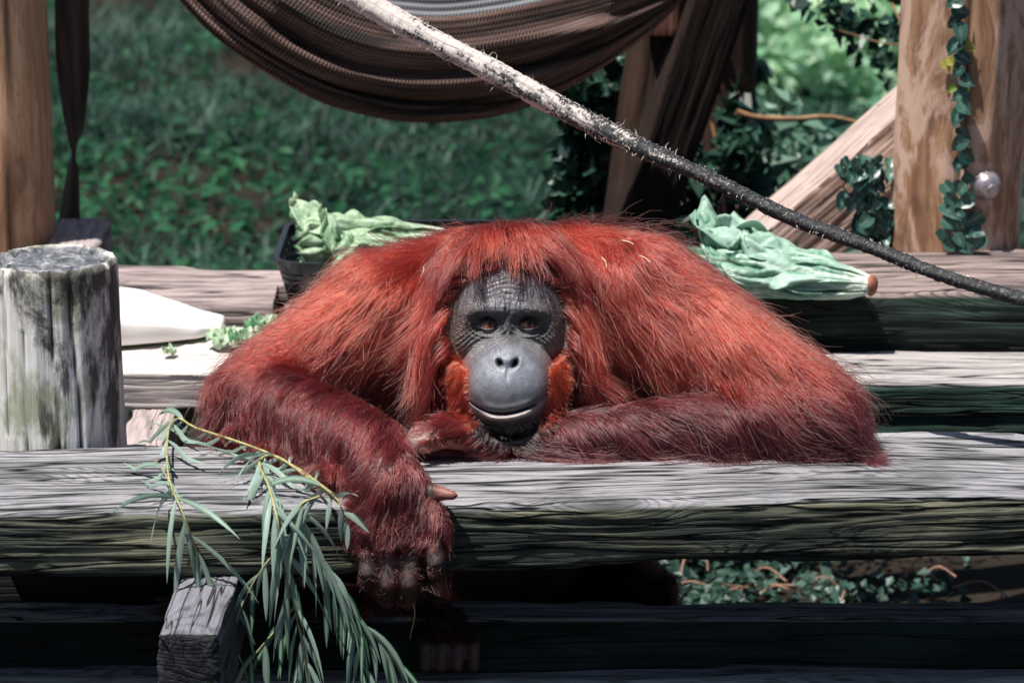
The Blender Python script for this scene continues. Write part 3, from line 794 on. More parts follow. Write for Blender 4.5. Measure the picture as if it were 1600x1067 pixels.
def face_height(X, Y):
    """height of the face (photo pixels) over the plane of the eyes"""
    base = -100 + 100 * np.sqrt(np.maximum(0.04, 1 - (X / 112) ** 2 - ((Y - 22) / 132) ** 2))
    muz = -42 + 93 * np.sqrt(np.maximum(0.0, 1 - (X / 82) ** 2 - ((Y + 97) / 85) ** 2))
    muz = np.where((X / 82) ** 2 + ((Y + 97) / 85) ** 2 < 1, muz, -70)
    k = 34.0; h = np.clip(0.5 + 0.5 * (muz - base) / k, 0, 1)
    w = base * (1 - h) + muz * h + k * h * (1 - h)
    w += 7 * np.exp(-((Y - 27 - 0.0012 * X * X * -1) / 12) ** 2) * ss(-np.abs(X), -82, -50)      # brow
    w -= 4 * g2(X, Y, 0, 22, 9, 12)
    for sx, (ex, ey) in zip((-1, 1), EYES):
        w -= 11 * g2(X, Y, ex, ey + 2, 22, 13)
        w -= 5 * g2(X, Y, ex + sx * 16, ey - 8, 20, 16)
        w += 4 * g2(X, Y, ex, ey - 17, 20, 6)                                                       # lower lid bag
        w += 8 * g2(X, Y, sx * 76, -12, 20, 42)                                                     # cheek pads
    w += 3 * g2(X, Y, 0, -14, 7, 22)                                                                # bridge
    # nose
    w += 9 * g2(X, Y, 0, -49, 15, 12) + 3 * g2(X, Y, -17, -54, 7, 7) + 3 * g2(X, Y, 17, -54, 7, 7)
    for sx in (-1, 1):
        c, s_ = math.cos(0.62), math.sin(0.62) * -sx
        a = (X - sx * 12) * c + (Y + 57) * s_; b = -(X - sx * 12) * s_ + (Y + 57) * c
        w -= 17 * np.exp(-(a / 4.3) ** 2 - (b / 8.0) ** 2)
    w -= 3 * g2(X, Y, 0, -72, 3, 12)
    # mouth
    my = mouth_y(X); inm = ss(-np.abs(X + 7), -60, -44)
    w -= 6 * np.exp(-((Y - my) / 2.2) ** 2) * inm
    lip = ss(-np.abs(X - 1), -46, -26)
    w += 11 * np.exp(-((Y - my + 7.5) / 5.0) ** 2) * lip
    w += 3.5 * np.exp(-((Y - my - 8) / 6) ** 2) * lip
    w -= 5 * np.exp(-((Y - my + 22) / 6) ** 2) * lip
    # wrinkles
    for sx, (ex, ey) in zip((-1, 1), EYES):
        dx, dy = (X - sx * 6) * sx, Y + 34
        r_ = np.hypot(dx, dy * 1.15 + 0.12 * dx); an = np.arctan2(-dy, dx + 1e-6)
        zone = g2(dx, dy, 44, 8, 30, 19)
        w += 1.0 * np.sin(Y * 0.80 + dx * 0.34 + 0.002 * dx * dx + 1.5 * vnoise(np.stack([dx * 0.06, Y * 0.06, X * 0], 1), 95)) * zone
        el = np.hypot((X - ex) / 24, (Y - ey) / 15)
        w += 1.0 * np.sin(el * 17) * ss(el, 0.75, 1.0) * ss(-el, -1.9, -1.3) * (Y < ey + 4)
    fz = g2(X, Y, 0, 58, 56, 26)
    w += 0.55 * np.sin(Y * 0.85 + 0.006 * X * X + 3.0 * vnoise(np.stack([X * 0.07, Y * 0.05, X * 0], 1), 91)) * fz * (0.3 + 0.7 * (vnoise(np.stack([X * 0.06, Y * 0.09, X * 0], 1), 92) > -0.2))
    w += 1.2 * np.sin(X * 0.8 + 0.5 * np.sin(Y * 0.3)) * g2(X, Y, 0, 38, 20, 16)
    P3 = np.stack([X, Y, X * 0], 1)
    w += 0.8 * fbm(P3 * 0.16, 3, 3) * g2(X, Y, 0, 30, 100, 70)
    return w
def eyelids(X, Y, w):
    for sx, (ex, ey) in zip((-1, 1), EYES):
        r = 14.0; dx, dy = X - ex, Y - ey
        d2 = dx * dx + dy * dy
        sph = np.sqrt(np.maximum(0.0, (r + 2.2) ** 2 - d2))
        eyec = EYEW
        lid = eyec + sph
        near = ss(-np.sqrt(d2), -r - 1.5, -r + 2.5)
        wl = w * (1 - near) + np.maximum(lid, w - 4) * near
        up_ = 6.2 * (1 - (dx / 14.5) ** 2) - 0.08 * dx * sx; lo = -5.6 * (1 - (dx / 14.5) ** 2) - 0.05 * dx * sx
        inside = ss(np.minimum(up_ - dy, dy - lo), -0.6, 1.2) * (np.abs(dx) < 14.5)
        rim = np.exp(-((np.minimum(np.abs(up_ - dy), np.abs(dy - lo))) / 1.6) ** 2) * (np.abs(dx) < 15) * (1 - inside)
        wl = wl + 1.6 * rim
        wl = wl * (1 - inside) + (eyec + 6) * inside
        w = wl
    return w
EYEW = -23.5
body_me, co = build_body()
d = co - F0
FXc, FYc, FWc = d @ RGT / UNIT, d @ UPV / UNIT, -(d @ FWD) / UNIT
hgt = eyelids(FXc, FYc, face_height(FXc, FYc))
# blend the face relief in over the front of the head
up_in = ss(-np.hypot(FXc / 104, (FYc - 5) / 106), -1.0, -0.86)
lo_in = ss(-np.hypot(FXc / 82, (FYc + 86) / 95), -1.0, -0.88)
fm = np.maximum(up_in, lo_in) * ss(FWc, -88, -70)
newW = FWc * (1 - fm) + hgt * fm
co = co + (-FWD)[None] * ((newW - FWc) * UNIT)[:, None]
body_me.vertices.foreach_set('co', co.astype(np.float32).ravel())
body_me.update()
body_me.polygons.foreach_set('use_smooth', [True] * len(body_me.polygons))
FWc = newW
# ---- skin colours and where hair grows
px, py = proj(co)
nv = len(co)
nrm = np.zeros(nv * 3, np.float32); body_me.vertices.foreach_get('normal', nrm); nrm = nrm.reshape(-1, 3).astype(float)
onface = (FWc > -92) & (np.abs(FXc) < 125) & (FYc > -195) & (FYc < 140) & ((np.hypot(FXc / 118, (FYc - 10) / 125) < 1) | (np.hypot(FXc / 90, (FYc + 86) / 96) < 1)) & (nrm @ (-FWD) > -0.35)
skin = np.tile(np.array([0.040, 0.020, 0.018]), (nv, 1))
def lay(mask, c):
    global skin
    skin = skin * (1 - mask[:, None]) + np.array(c)[None] * mask[:, None]
X, Y = FXc, FYc
nz1 = fbm(np.stack([X, Y, X * 0], 1) * 0.11, 4, 41); nz2 = fbm(np.stack([X, Y, X * 0], 1) * 0.5, 3, 43)
F_ = onface * np.where(Y > 0, ss(-np.hypot(X / 106, (Y - 2) / 100), -1.06, -0.96), 1.0)
lay(F_, (0.050, 0.048, 0.052))
lay(F_ * np.clip(g2(X, Y, 0, 48, 58, 34) * 1.15 + 0.12 * nz1, 0, 1), (0.20, 0.20, 0.225))          # forehead
lay(F_ * np.clip(g2(X, Y, -82, -15, 26, 52) + g2(X, Y, 82, -10, 28, 56), 0, 1), (0.115, 0.085, 0.072))
lay(F_ * np.clip(g2(X, Y, 42, -34, 34, 20) + g2(X, Y, -42, -34, 34, 20), 0, 1) * 0.95, (0.24, 0.235, 0.235))
for sx, (ex, ey) in zip((-1, 1), EYES):
    lay(F_ * np.clip(1.15 * g2(X, Y, ex + sx * 2, ey + 10, 24, 10), 0, 1), (0.020, 0.020, 0.023))
    lay(F_ * np.clip(1.0 * g2(X, Y, ex + sx * 22, ey - 6, 14, 15), 0, 1) * 0.8, (0.02, 0.019, 0.02))
    lay(F_ * np.clip(1.2 * g2(X, Y, ex - sx * 3, ey - 11, 17, 4.5), 0, 1) * 0.7, (0.21, 0.20, 0.20))
lay(F_ * np.clip(g2(X, Y, 0, -8, 11, 22), 0, 1) * 0.85, (0.030, 0.031, 0.034))
mz = ss(-np.hypot(X / 73, (Y + 92) / 74), -1.0, -0.78)
lay(F_ * mz, (0.165, 0.172, 0.205))
lay(F_ * np.clip(g2(X, Y, 0, -70, 52, 30) + g2(X, Y, 0, -45, 20, 14), 0, 1), (0.265, 0.28, 0.33))
my = mouth_y(X)
dk = mz * np.clip(ss(-Y, 84, 128) + 0.8 * ss(np.hypot(X / 66, (Y + 84) / 66), 0.70, 1.0), 0, 1) * ss(Y - my, -2, 4)
lay(F_ * dk * 0.85, (0.060, 0.060, 0.064))
chin = ss(my - Y, 2, 14) * ss(-np.hypot(X / 78, (Y + 110) / 75), -1.08, -0.85)
lay(F_ * chin, (0.060, 0.056, 0.056))
lipm = np.exp(-((Y - my + 6.5) / 5.0) ** 4) * ss(-np.abs(X - 1), -46, -32)
lay(F_ * np.clip(lipm, 0, 1), (0.36, 0.31, 0.30))
lay(F_ * np.exp(-((Y - my) / 1.8) ** 2) * ss(-np.abs(X + 7), -60, -48), (0.012, 0.01, 0.01))
for sx in (-1, 1):
    lay(F_ * np.clip(1.2 * g2(X, Y, sx * 12, -57, 6.5, 6.5), 0, 1) * (hgt < 40), (0.010, 0.009, 0.010))
    beard = g2(X, Y, sx * 76, -72, 15, 26) + 0.9 * g2(X, Y, sx * 76, -115, 17, 36)
    lay(F_ * np.clip(beard * 1.0, 0, 1), (0.26, 0.045, 0.024))
for sx, (ex, ey) in zip((-1, 1), EYES):                       # lid rims, lightened as a painted highlight
    lay(F_ * np.exp(-((np.hypot((X - ex) / 14.5, (Y - ey) / 5.3) - 1.12) / 0.16) ** 2) * (Y < ey) * 0.9, (0.36, 0.27, 0.25))
skin *= (1 + 0.16 * nz1 + 0.12 * nz2 * F_)[:, None]
def near_bone(names, pad):
    r_ = np.zeros(nv)
    for b in BONES:
        if b[0] in names:
            ab = b[2] - b[1]; t = np.clip(((co - b[1]) @ ab) / (ab @ ab), 0, 1)
            dd = np.linalg.norm(co - b[1] - t[:, None] * ab, axis=1) - (b[3] + (b[4] - b[3]) * t)
            r_ = np.maximum(r_, ss(-dd, -pad, 0))
    return r_
th = near_bone(('thumb',), 0.004); thr = near_bone(('thumb_r',), 0.004); fg = near_bone(('finger_l', 'fingertip_l'), 0.003)
lay(fg * 0.9, (0.060, 0.042, 0.038))
lay(th * ss(px, 672, 690), (0.27, 0.105, 0.08))
lay(thr * 0.95 * ss(-nrm[:, 2], -0.75, 0.1), (0.24, 0.075, 0.048))
lay(near_bone(('finger_r', 'fingertip_r'), 0.003) * 0.8, (0.30, 0.19, 0.18))
lay(near_bone(('palm_r',), 0.003) * 0.6 * (1 - thr), (0.17, 0.10, 0.095))
bare = np.zeros(nv)
frontY = (co[:, 1] < 0.2) & ~onface
for (bx, by, sx_, sy_) in ((602, 712, 16, 20), (655, 762, 12, 30), (662, 805, 12, 22)):
    bare = np.maximum(bare, g2(px, py, bx, by, sx_, sy_) * frontY)
lay(np.clip(bare * 1.1, 0, 1), (0.17, 0.135, 0.135))
lay(near_bone(('foot', 'toe'), 0.004) * 0.8, (0.055, 0.022, 0.018))
pebble = F_ * np.clip(g2(X, Y, -82, -12, 24, 48) + g2(X, Y, 82, -8, 26, 52) + 0.10 * g2(X, Y, 0, -100, 60, 40), 0, 1)
wr = F_ * np.clip(g2(X, Y, 0, 50, 70, 40) + g2(X, Y, -45, -32, 36, 22) + g2(X, Y, 45, -32, 36, 22), 0, 1)
body_me.attributes.new('skin', 'FLOAT_COLOR', 'POINT').data.foreach_set('color', np.hstack([np.clip(skin, 0.004, 1), np.ones((nv, 1))]).astype(np.float32).ravel())
body_me.attributes.new('pebble', 'FLOAT', 'POINT').data.foreach_set('value', pebble.astype(np.float32))
body_me.attributes.new('wrinkle', 'FLOAT', 'POINT').data.foreach_set('value', wr.astype(np.float32))
def skin_mat():
    w = NT('ape_skin')
    c = w.coord('Object')
    vor = w.n('TexVoronoi', {'Vector': c, 'Scale': 260.0}, feature='F1').outputs['Distance']
    peb = w.math('MULTIPLY', w.fr(vor, 0.55, 0.1), w.attr('pebble'))
    col = w.mix(peb, w.attr('skin', 'Color'), (0.30, 0.235, 0.205))
    fine = w.noise(c, 420, 3, 0.6)
    blotch = w.noise(c, 120, 4, 0.7)
    col = w.mix(w.math('MULTIPLY', w.fr(blotch, 0.45, 0.75), 0.45), col, w.mix(0.65, col, (0.015, 0.014, 0.015)))
    col = w.mix(w.math('MULTIPLY', w.fr(fine, 0.55, 0.75), 0.30), col, w.mix(0.7, col, (0.015, 0.014, 0.015)))
    crease = w.n('TexVoronoi', {'Vector': w.n('Mapping', {'Vector': c, 'Scale': (190, 190, 330)}).outputs[0], 'Scale': 1.0}, feature='DISTANCE_TO_EDGE').outputs['Distance']
    cm = w.math('MULTIPLY', w.fr(crease, 0.10, 0.0), w.attr('wrinkle'))
    col = w.mix(w.math('MULTIPLY', cm, 0.55), col, (0.02, 0.02, 0.022))
    h = w.math('ADD', w.math('MULTIPLY', peb, 1.0), w.math('MULTIPLY', fine, 0.35))
    h = w.math('SUBTRACT', h, w.math('MULTIPLY', cm, 0.8))
    return w.done(col, 0.46, w.bump(h, 0.7, 0.0022), spec=0.5)
ape = empty('orangutan', (0, 0.5, 0))
tag(ape, 'red-haired orangutan leaning over the front beam with chin on its arm', 'orangutan')
body = adopt(obj('body', body_me, skin_mat()), ape)
# ---- eyes
def eye_mat():
    w = NT('ape_eye')
    z = w.n('SeparateXYZ', {'Vector': w.coord('Object')}).outputs['Z']
    col = w.ramp(w.math('DIVIDE', z, 14 * UNIT), [(0.0, (0.40, 0.24, 0.20)), (0.62, (0.52, 0.32, 0.27)), (0.70, (0.05, 0.018, 0.014)), (0.76, (0.42, 0.13, 0.08)), (0.925, (0.28, 0.085, 0.055)), (0.945, (0.004, 0.003, 0.003))])
    return w.done(col, 0.08, spec=0.6, **{'Coat Weight': 0.5, 'Coat Roughness': 0.03})
em = eye_mat()
for (ex, ey) in EYES:
    c = FP(ex, ey, EYEW)
    ve, fe = ellipsoid((0, 0, 0), EYE3, np.array([13.7] * 3) * UNIT, 28, 36)
    eo = obj('eye', mesh_np('eye', ve, fe), em)
    gaze = Vector(-FWD + 0.20 * RGT + 0.10 * UPV).normalized()
    eo.matrix_world = Matrix.Translation(Vector(c)) @ Vector((0, 0, 1)).rotation_difference(gaze).to_matrix().to_4x4()
    adopt(eo, ape)

# ---- fur: combed guide strands, then clumped strands between them
def build_fur():
    me = body_me
    me.calc_loop_triangles()
    nt = len(me.loop_triangles); tri = np.zeros(nt * 3, np.int32); me.loop_triangles.foreach_get('vertices', tri); tri = tri.reshape(-1, 3)
    bvh = BVHTree.FromPolygons([tuple(c) for c in co], [tuple(t) for t in tri.tolist()])
    # where it grows, how long, in what colour
    bare_face = np.maximum(ss(-np.hypot(X / 90, (Y - 0) / 86), -1.06, -0.98), ss(-np.hypot(X / 63, (Y + 90) / 80), -1.08, -0.94))
    grow = 1 - bare_face * onface
    grow *= 1 - np.clip(th + thr * ss(-nrm[:, 2], -0.3, 0.2), 0, 1)
    grow *= 1 - 0.93 * np.clip(bare * 1.2, 0, 1)
    grow *= 1 - near_bone(('toe', 'fingertip_l', 'fingertip_r'), 0.002)
    grow *= 1 - 0.90 * near_bone(('finger_r', 'finger_l'), 0.005)
    chinz = onface & (np.hypot(X / 78, (Y + 112) / 76) < 1.12) & (Y < mouth_y(X) - 18)
    grow = np.where(chinz, 0.8, grow)
    # blended direction and length from the bones
    W = np.zeros(nv); FL = np.zeros((nv, 3)); HL = np.zeros(nv)
    for b in BONES:
        ab = b[2] - b[1]; t = np.clip(((co - b[1]) @ ab) / (ab @ ab), 0, 1)
        dd = np.maximum(np.linalg.norm(co - b[1] - t[:, None] * ab, axis=1) - (b[3] + (b[4] - b[3]) * t), 0) + 0.006
        wg = 1 / dd ** 3
        W += wg; FL += wg[:, None] * b[5]; HL += wg * b[6]
    FL /= W[:, None]; HL /= W
    side = np.sign(co[:, 0] - F0[0] + 1e-6)
    # back: combed out from the spine
    inback = ss(co[:, 2], 0.86, 0.98) * ss(co[:, 1], 0.42, 0.50) * ss(-np.abs(co[:, 0]), -0.30, -0.18)
    tgt = np.stack([side * 0.75 * np.clip(np.abs(co[:, 0]) * 9, 0.25, 1), -0.55 + 0 * side, -0.45 + 0 * side], 1)
    FL = FL * (1 - inback[:, None]) + tgt * inback[:, None]
    # head: combed from the crown forwards, down and to the sides
    head = (np.linalg.norm((co - FP(0, 16, -95)) @ FA.T / (np.array([118, 140, 118]) * UNIT), axis=1) < 1.05) & (FWc > -150)
    headw = head.astype(float)
    crown = FP(-8, 158, -150)
    rad = co - crown
    rad /= np.linalg.norm(rad, axis=1)[:, None] + 1e-9
    hd = rad + np.outer(np.clip(1 - np.abs(X) / 70, 0, 1) * 0.25, -FWD) + np.outer(np.clip(X / 40, -1, 1) * 0.60, RGT) + np.outer(-0.35 * ss(np.abs(X), 60, 100), UPV)
    frz = headw * ss(-np.hypot(X / 100, Y / 122), -1.08, -0.95) * (Y > 40)
    hd = hd * (1 - 0.85 * frz[:, None]) + 0.85 * frz[:, None] * (np.outer(np.clip(X / 18, -1, 1) * 0.9, RGT) + 0.12 * UPV)
    FL = FL * (1 - headw[:, None]) + hd * headw[:, None]
    HL = np.where(head, 0.070 + 0.030 * ss(Y, 100, 130) + 0.085 * ss(np.abs(X), 66, 95) * ss(-Y, -105, -40), HL)
    HL = HL * (1 - frz) + 0.024 * frz
    bz = onface & (np.abs(X) > 48) & (Y < -45) & (FWc > -60)
    HL = np.where(bz, 0.030, HL); HL = np.where(chinz, 0.016, HL)
    bd = np.stack([np.clip(X / 60, -1, 1) * 0.75, -0.55 + 0.5 * ss(Y, -110, -50), 0.18 + 0 * X], 1) @ FA
    FL = np.where((bz | chinz)[:, None], bd, FL)
    HL *= 1 - 0.8 * ss(py, 822, 858) * (co[:, 1] < 0.02)
    HL *= 1 - 0.6 * ss(co[:, 0], ER[0] - 0.06, ER[0] + 0.05)
    # colours
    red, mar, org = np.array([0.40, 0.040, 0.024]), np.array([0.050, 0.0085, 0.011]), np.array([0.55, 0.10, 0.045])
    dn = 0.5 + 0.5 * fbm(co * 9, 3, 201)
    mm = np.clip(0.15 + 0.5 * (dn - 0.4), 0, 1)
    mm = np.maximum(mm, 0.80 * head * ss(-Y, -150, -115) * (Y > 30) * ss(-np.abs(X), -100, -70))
    mm = np.maximum(mm, 0.88 * ss(-co[:, 2] + 0.05 * (dn - 0.5), -1.0, -0.86))  # hair darkens towards the bottom, shading worked into its colour
    lowr = near_bone(('fore_r',), 0.03) * 0.97  # forearm shade likewise put into the hair colour
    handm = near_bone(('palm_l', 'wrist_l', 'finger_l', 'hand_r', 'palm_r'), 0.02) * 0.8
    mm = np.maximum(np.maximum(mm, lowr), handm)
    under_shade = np.maximum(near_bone(('trunk', 'neck'), 0.03), ss(-co[:, 2], -0.70, -0.64) * (co[:, 1] > 0.13)) * (1 - inback) * (~head) * (1 - 0.7 * near_bone(('shin',), 0.01))
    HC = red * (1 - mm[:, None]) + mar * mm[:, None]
    HC = HC * (1 - under_shade[:, None]) + np.array([0.022, 0.006, 0.006]) * under_shade[:, None]  # near-black hair paints the shade around the chest and below the beam
    HC = np.where(bz[:, None] & ~chinz[:, None], np.array([0.40, 0.034, 0.013]), HC)
    lowb = bz & (Y < -100) | (bz & (np.abs(X) > 84))
    HC = np.where(lowb[:, None], np.array([0.17, 0.017, 0.012]), HC)
    HC = np.where(chinz[:, None], np.array([0.05, 0.038, 0.038]), HC)
    HC = np.where((chinz & (np.abs(X) > 48))[:, None], np.array([0.26, 0.026, 0.016]), HC)
    # area weighted roots
    a, b_, c_ = co[tri[:, 0]], co[tri[:, 1]], co[tri[:, 2]]
    cr = np.cross(b_ - a, c_ - a); ar = 0.5 * np.linalg.norm(cr, axis=1); fn = cr / (2 * ar[:, None] + 1e-15)
    cen = (a + b_ + c_) / 3
    view = (CAM - cen); view /= np.linalg.norm(view, axis=1)[:, None]
    vis = 0.12 + 0.88 * ss(np.sum(fn * view, 1), -0.55, -0.1)
    vis *= np.where(cen[:, 2] < 0.60, 0.35, 1.0)
    gt = grow[tri].mean(1)
    shortw = np.where(HL[tri].mean(1) < 0.05, 2.6, 1.0)
    wgt = ar * gt * vis
    def sample(n, wv):
        t = rng.choice(nt, n, p=wv / wv.sum()); r1, r2 = rng.random(n), rng.random(n)
        s = np.sqrt(r1); bc = np.stack([1 - s, s * (1 - r2), s * r2], 1)
        tv = tri[t]
        def at(A): return np.einsum('nk,nk...->n...', bc, A[tv])
        return at, t
    NG = 4600
    at, t = sample(NG, wgt * shortw)
    P0, N0, D0, L0 = at(co), at(nrm), at(FL), at(HL)
    N0 /= np.linalg.norm(N0, axis=1)[:, None]
    L0 = L0 * (0.75 + 0.5 * rng.random(NG))
    hb = at(((bz | chinz) * 1.0)); hh = at(headw)
    D0 = D0 + (0.38 * np.stack([fbm(P0 * 9, 2, 350 + k) for k in range(3)], 1) + 0.28 * np.stack([fbm(P0 * 24, 2, 300 + k) for k in range(3)], 1)) * ((1 - 0.5 * hh) * (1 - 0.85 * hb))[:, None] + (0.14 - 0.09 * hb)[:, None] * rng.standard_normal((NG, 3))
    D0 /= np.linalg.norm(D0, axis=1)[:, None]
    K = 8
    G = np.zeros((NG, K, 3)); G[:, 0] = P0 - N0 * 0.001
    step = L0 / (K - 1)
    cur = P0.copy(); nrmcur = N0.copy()
    for k in range(1, K):
        s = k / (K - 1)
        tang = D0 - nrmcur * np.sum(D0 * nrmcur, 1)[:, None] * 0.8
        tang /= np.linalg.norm(tang, axis=1)[:, None] + 1e-9
        lift = ((0.55 + 0.55 * hh - 0.45 * hb) * (1 - s) ** 2)[:, None]
        grav = (0.05 + 0.42 * s) * np.clip(L0 / 0.11, 0.0, 1.2)
        dr = tang + nrmcur * lift + np.array([0, 0, -1.0]) * grav[:, None]
        dr += 0.35 * s * np.stack([fbm(cur * 30, 2, 400 + j) for j in range(3)], 1)
        dr /= np.linalg.norm(dr, axis=1)[:, None]
        cur = cur + dr * step[:, None]
        for i in range(NG):
            q, nq, _, dist = bvh.find_nearest(cur[i])
            if q is None: continue
            nn = np.array(nq); dv = (cur[i] - np.array(q)) @ nn
            if dist < 0.06: nrmcur[i] = nn
            m_ = 0.003 + 0.006 * s
            if (dv < 0 and dist < 0.08) or dist < m_:
                cur[i] = np.array(q) + nn * m_
        fe = front_edge(cur[:, 0])
        onb = (cur[:, 1] > fe - 0.004) & (cur[:, 1] < fe + FW + 0.01) & (cur[:, 2] < Z_FRONT + 0.006) & (P0[:, 2] > Z_FRONT)
        cur[onb, 2] = Z_FRONT + 0.004 + 0.004 * rng.random(onb.sum())
        G[:, k] = cur
    kd = KDTree(NG)
    for i in range(NG): kd.insert(P0[i], i)
    kd.balance()
    # strands
    NS = 150000
    at, t = sample(NS, wgt * (0.55 + 0.45 * shortw))
    P, N, HCs, Ls = at(co), at(nrm), at(HC), at(HL)
    N /= np.linalg.norm(N, axis=1)[:, None] + 1e-9
    idx = np.zeros((NS, 3), np.int64); wd = np.zeros((NS, 3))
    for i in range(NS):
        r_ = kd.find_n(P[i], 3)
        for j in range(3): idx[i, j] = r_[j][1]; wd[i, j] = r_[j][2]
    ok = np.sum(N[:, None] * N0[idx], 2) > 0.2
    w3 = np.where(ok, 1 / (wd + 0.002) ** 2, 1e-6); w3 /= w3.sum(1)[:, None]
    rel = G - G[:, :1]
    R_ = np.einsum('nj,njkc->nkc', w3, rel[idx])
    near = idx[np.arange(NS), np.argmax(w3, 1)]
    tt = np.linspace(0, 1, K)
    S = P[:, None] + R_ * (0.80 + 0.35 * rng.random(NS))[:, None, None]
    # clump to the nearest guide
    cl = np.clip(0.70 + 0.22 * rng.standard_normal(NS), 0, 0.92)
    cl *= (rng.random(NS) > 0.16)
    cw = (cl[:, None] * tt[None] ** 1.1)[..., None]
    S = S * (1 - cw) + G[near] * cw
    # strays and waves
    fly = np.where(rng.random(NS) < 0.12, 3.0, 1.0) * np.clip(Ls / 0.11, 0.15, 1.2)
    jit = rng.standard_normal((NS, 1, 3)) * 0.0058 * fly[:, None, None] * tt[None, :, None] ** 1.3
    ph = rng.random((NS, 1)) * 6.28; fr1 = rng.uniform(4, 9, (NS, 1))
    wv = np.stack([np.sin(tt[None] * fr1 + ph), np.cos(tt[None] * fr1 * 0.9 + ph * 1.7), np.sin(tt[None] * fr1 * 1.1 + ph * 2.3)], -1)
    S = S + jit + wv * 0.0026 * fly[:, None, None] * tt[None, :, None]
    S[:, 0] = P - N * 0.001
    fe = front_edge(S[..., 0]); 
    onb = (S[..., 1] > fe - 0.003) & (S[..., 1] < fe + FW) & (S[..., 2] < Z_FRONT + 0.003) & (P[:, None, 2] > Z_FRONT)
    S[..., 2] = np.where(onb, Z_FRONT + 0.003 + 0.003 * rng.random((NS, 1)), S[..., 2])
    hc = bpy.data.hair_curves.new('fur')
    hc.add_curves([K] * NS)
    hc.attributes['position'].data.foreach_set('vector', (S - np.array([0, 0.5, 0])).astype(np.float32).ravel())
    r0 = (0.00046 + 0.00018 * rng.random(NS)) * np.where(Ls < 0.03, 0.7, 1.0)
    rad_ = r0[:, None] * (1 - 0.72 * tt[None] ** 1.5)
    ra_ = hc.attributes.get('radius') or hc.attributes.new('radius', 'FLOAT', 'POINT')
    ra_.data.foreach_set('value', rad_.astype(np.float32).ravel())
    v_ = rng.random(NS)[:, None]
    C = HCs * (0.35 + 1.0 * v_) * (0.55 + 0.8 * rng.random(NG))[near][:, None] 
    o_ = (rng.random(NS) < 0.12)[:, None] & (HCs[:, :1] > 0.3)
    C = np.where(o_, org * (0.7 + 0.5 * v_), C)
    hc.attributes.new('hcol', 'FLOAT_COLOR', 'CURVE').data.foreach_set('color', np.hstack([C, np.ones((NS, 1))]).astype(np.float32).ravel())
    w = NT('ape_fur')
    hb_ = w.n('BsdfHairPrincipled', {'Color': w.attr('hcol', 'Color'), 'Roughness': 0.28, 'Radial Roughness': 0.45, 'Random Roughness': 0.2}, model='CHIANG', parametrization='COLOR')
    w.t.links.new(hb_.outputs[0], w.out.inputs[0])
    hc.materials.append(w.m)
    o = bpy.data.objects.new('fur', hc); COL.objects.link(o); o.parent = ape
    o['kind'] = 'stuff'
    o['label'] = 'long shaggy red hair'
build_fur()

